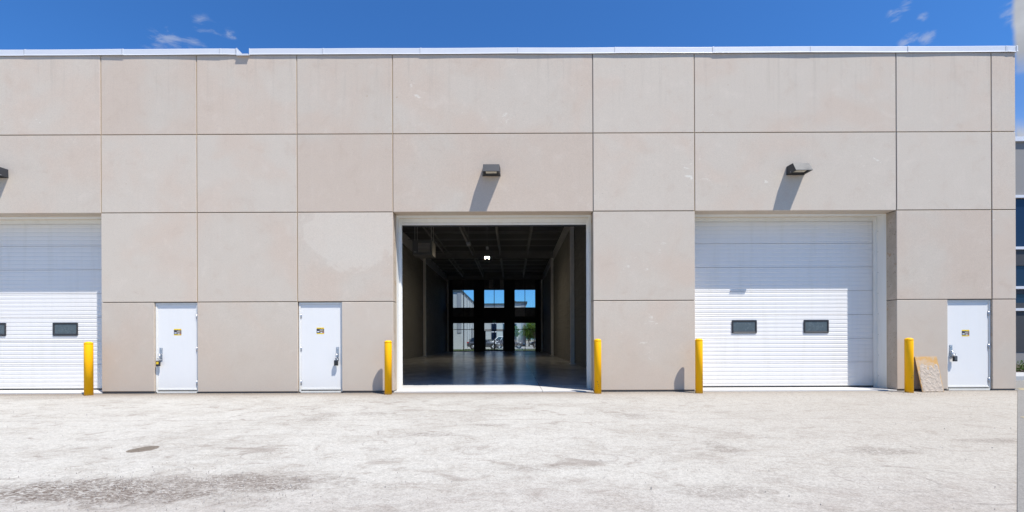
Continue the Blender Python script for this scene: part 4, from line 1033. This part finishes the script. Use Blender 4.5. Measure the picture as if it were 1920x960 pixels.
def tree(label, x, y, h, cr, ch, z0, n, lm, seed, group='trees beyond the parking court', r0=.13):
    rg = random.Random(seed); t = thing('broadleaf_tree', label, 'tree', (x, y, -.02), group)
    mb = MB(); p = Vector((0, 0, 0)); r = r0; top = z0 + ch * .55
    for i in range(5):
        q = Vector((rg.uniform(-.08, .08), rg.uniform(-.08, .08), top * (i + 1) / 5)); mb.tube(p, q, r, seg=8, r2=r * .8); p = q; r *= .8
    tips = []
    for i in range(9):
        a = rg.uniform(0, 6.28); s_ = Vector((0, 0, z0 + ch * rg.uniform(-.05, .45))); e = s_ + Vector((math.cos(a) * cr * rg.uniform(.5, .85), math.sin(a) * cr * rg.uniform(.5, .85), ch * rg.uniform(.1, .45)))
        mb.tube(s_, e, r0 * .35, seg=6, r2=r0 * .1); tips.append(e)
    mb.build('trunk', M['bark'], t)
    cl = [(e, rg.uniform(.35, .6) * cr) for e in tips] + [(Vector((rg.uniform(-.4, .4) * cr, rg.uniform(-.4, .4) * cr, z0 + ch * rg.uniform(.2, .95))), rg.uniform(.3, .5) * cr) for _ in range(8)]
    mb = MB()
    for i in range(n):
        c, rr = rg.choice(cl); d = Vector((rg.gauss(0, 1), rg.gauss(0, 1), rg.gauss(0, .8))).normalized() * rr * rg.random() ** .4
        p = c + d; u = Vector((rg.gauss(0, 1), rg.gauss(0, 1), rg.gauss(0, 1))).normalized(); v = u.orthogonal().normalized(); s_ = rg.uniform(.07, .15)
        mb.face([p - u * s_, p + v * s_ * .6, p + u * s_, p - v * s_ * .6])
    mb.build('crown', M[lm], t)
tree('young green tree with its crown across the right window', gx(1001.5, 52), 52, 5, 1.25, 3.0, 1.9, 1500, 'leaf', 5, r0=.09)
tree('full low green tree standing behind the black car', gx(992, 72), 72, 5, 1.8, 3.6, .7, 2200, 'leaf', 9)
tree('dense green tree at the right side of the court', gx(1009, 70), 70, 6, 2.2, 4.6, 1.0, 2400, 'leaf', 12)
tree('small leafy tree in front of the grey building entrance', gx(967, 60), 60, 4, .55, 2.2, 1.4, 700, 'leaf', 15, r0=.05)
for k, (px, y, cr, ch) in enumerate(((1024, 88, 3.4, 5.2), (984, 96, 2.6, 3.6), (1002, 104, 3.6, 4.6))):
    tree(('broad tree far behind the court, right of the others', 'low far tree just right of the grey building corner', 'farthest tree in the gap beyond the right window')[k], gx(px, y), y, 6, cr, ch, .9, 2000, 'leaf2', 20 + k)

# ------------------------------------------------------------------ the neighbouring building past the corner
NY = 9.2; NS = 851 / (NY + DIST)
def NZ(py): return EYE + (636 - (py + 3.5)) / NS
nb = thing('office_building', 'grey office building with dark blue glass beyond the right corner of the warehouse', 'building', (30, NY, 0))
nx0, nx1 = -8.5, 40
rows = [('coping', 258, 266.5, 'coping', -.12), ('cladding', 266.5, 366.5, 'neigh', 0), ('window_rail', 366.5, 371.5, 'coping', -.08), ('window_pane', 371.5, 463, 'neigh_glass', .06),
        ('window_rail', 463, 468, 'coping', -.08), ('spandrel', 468, 498, 'neigh_dark', 0), ('window_pane', 498, 537, 'neigh_glass', .06), ('window_rail', 537, 542, 'coping', -.08),
        ('window_pane', 551, 568, 'neigh_glass', .06), ('spandrel', 542, 551, 'neigh_dark', 0), ('spandrel', 568, 578, 'neigh_dark', 0), ('window_rail', 578, 583, 'coping', -.08), ('cladding', 583, 660, 'neigh_dark', 0), ('base_course', 660, 700, 'neigh', .02)]
for nm, t0, t1, m, yo in rows:
    mb = MB(); mb.box(nx0, nx1, yo, .5, NZ(t1), NZ(t0)); mb.build(nm, M[m], nb)
mb = MB(); mb.box(nx0 + .05, nx1, .5, 22, -.2, NZ(262)); mb.build('wall_core', M['neigh'], nb)
for i in range(9):
    for t0, t1 in ((371.5, 463), (498, 537)):
        xx = nx0 + .6 + i * 2.4 + (.0 if i else 0)
        mb = MB(); mb.box(xx - .035, xx + .035, -.06, .06, NZ(t1), NZ(t0)); mb.build('mullion', M['coping'], nb)
srng = random.Random(4)
for i, lab in enumerate(('low leafy green shrub at the warehouse corner, in the bed before the grey office building', 'second low green shrub along the office bed, farther from the warehouse')):
    x, y = 18.45 + i * .95 + srng.uniform(-.15, .15), 4.9 + srng.uniform(-.2, .5)
    t = thing('low_shrub', lab, 'shrub', (x, y, .09), 'shrubs along the office building bed')
    mb = MB(); hgt = srng.uniform(.32, .5)
    for k in range(6):
        a = srng.uniform(0, 6.28); mb.tube((0, 0, 0), (math.cos(a) * .25, math.sin(a) * .25, hgt * .8), .008, seg=5)
    mb.build('stem', M['bark'], t); mb = MB()
    for k in range(420):
        d = Vector((srng.gauss(0, 1), srng.gauss(0, 1), abs(srng.gauss(0, .9)))).normalized() * srng.random() ** .35
        p = Vector((d.x * .42, d.y * .42, d.z * hgt + .02)); u = Vector((srng.gauss(0, 1), srng.gauss(0, 1), srng.gauss(0, 1))).normalized(); v = u.orthogonal().normalized(); s_ = srng.uniform(.025, .05)
        mb.face([p - u * s_, p + v * s_ * .6, p + u * s_, p - v * s_ * .6])
    mb.build('foliage', M['leaf2'], t)
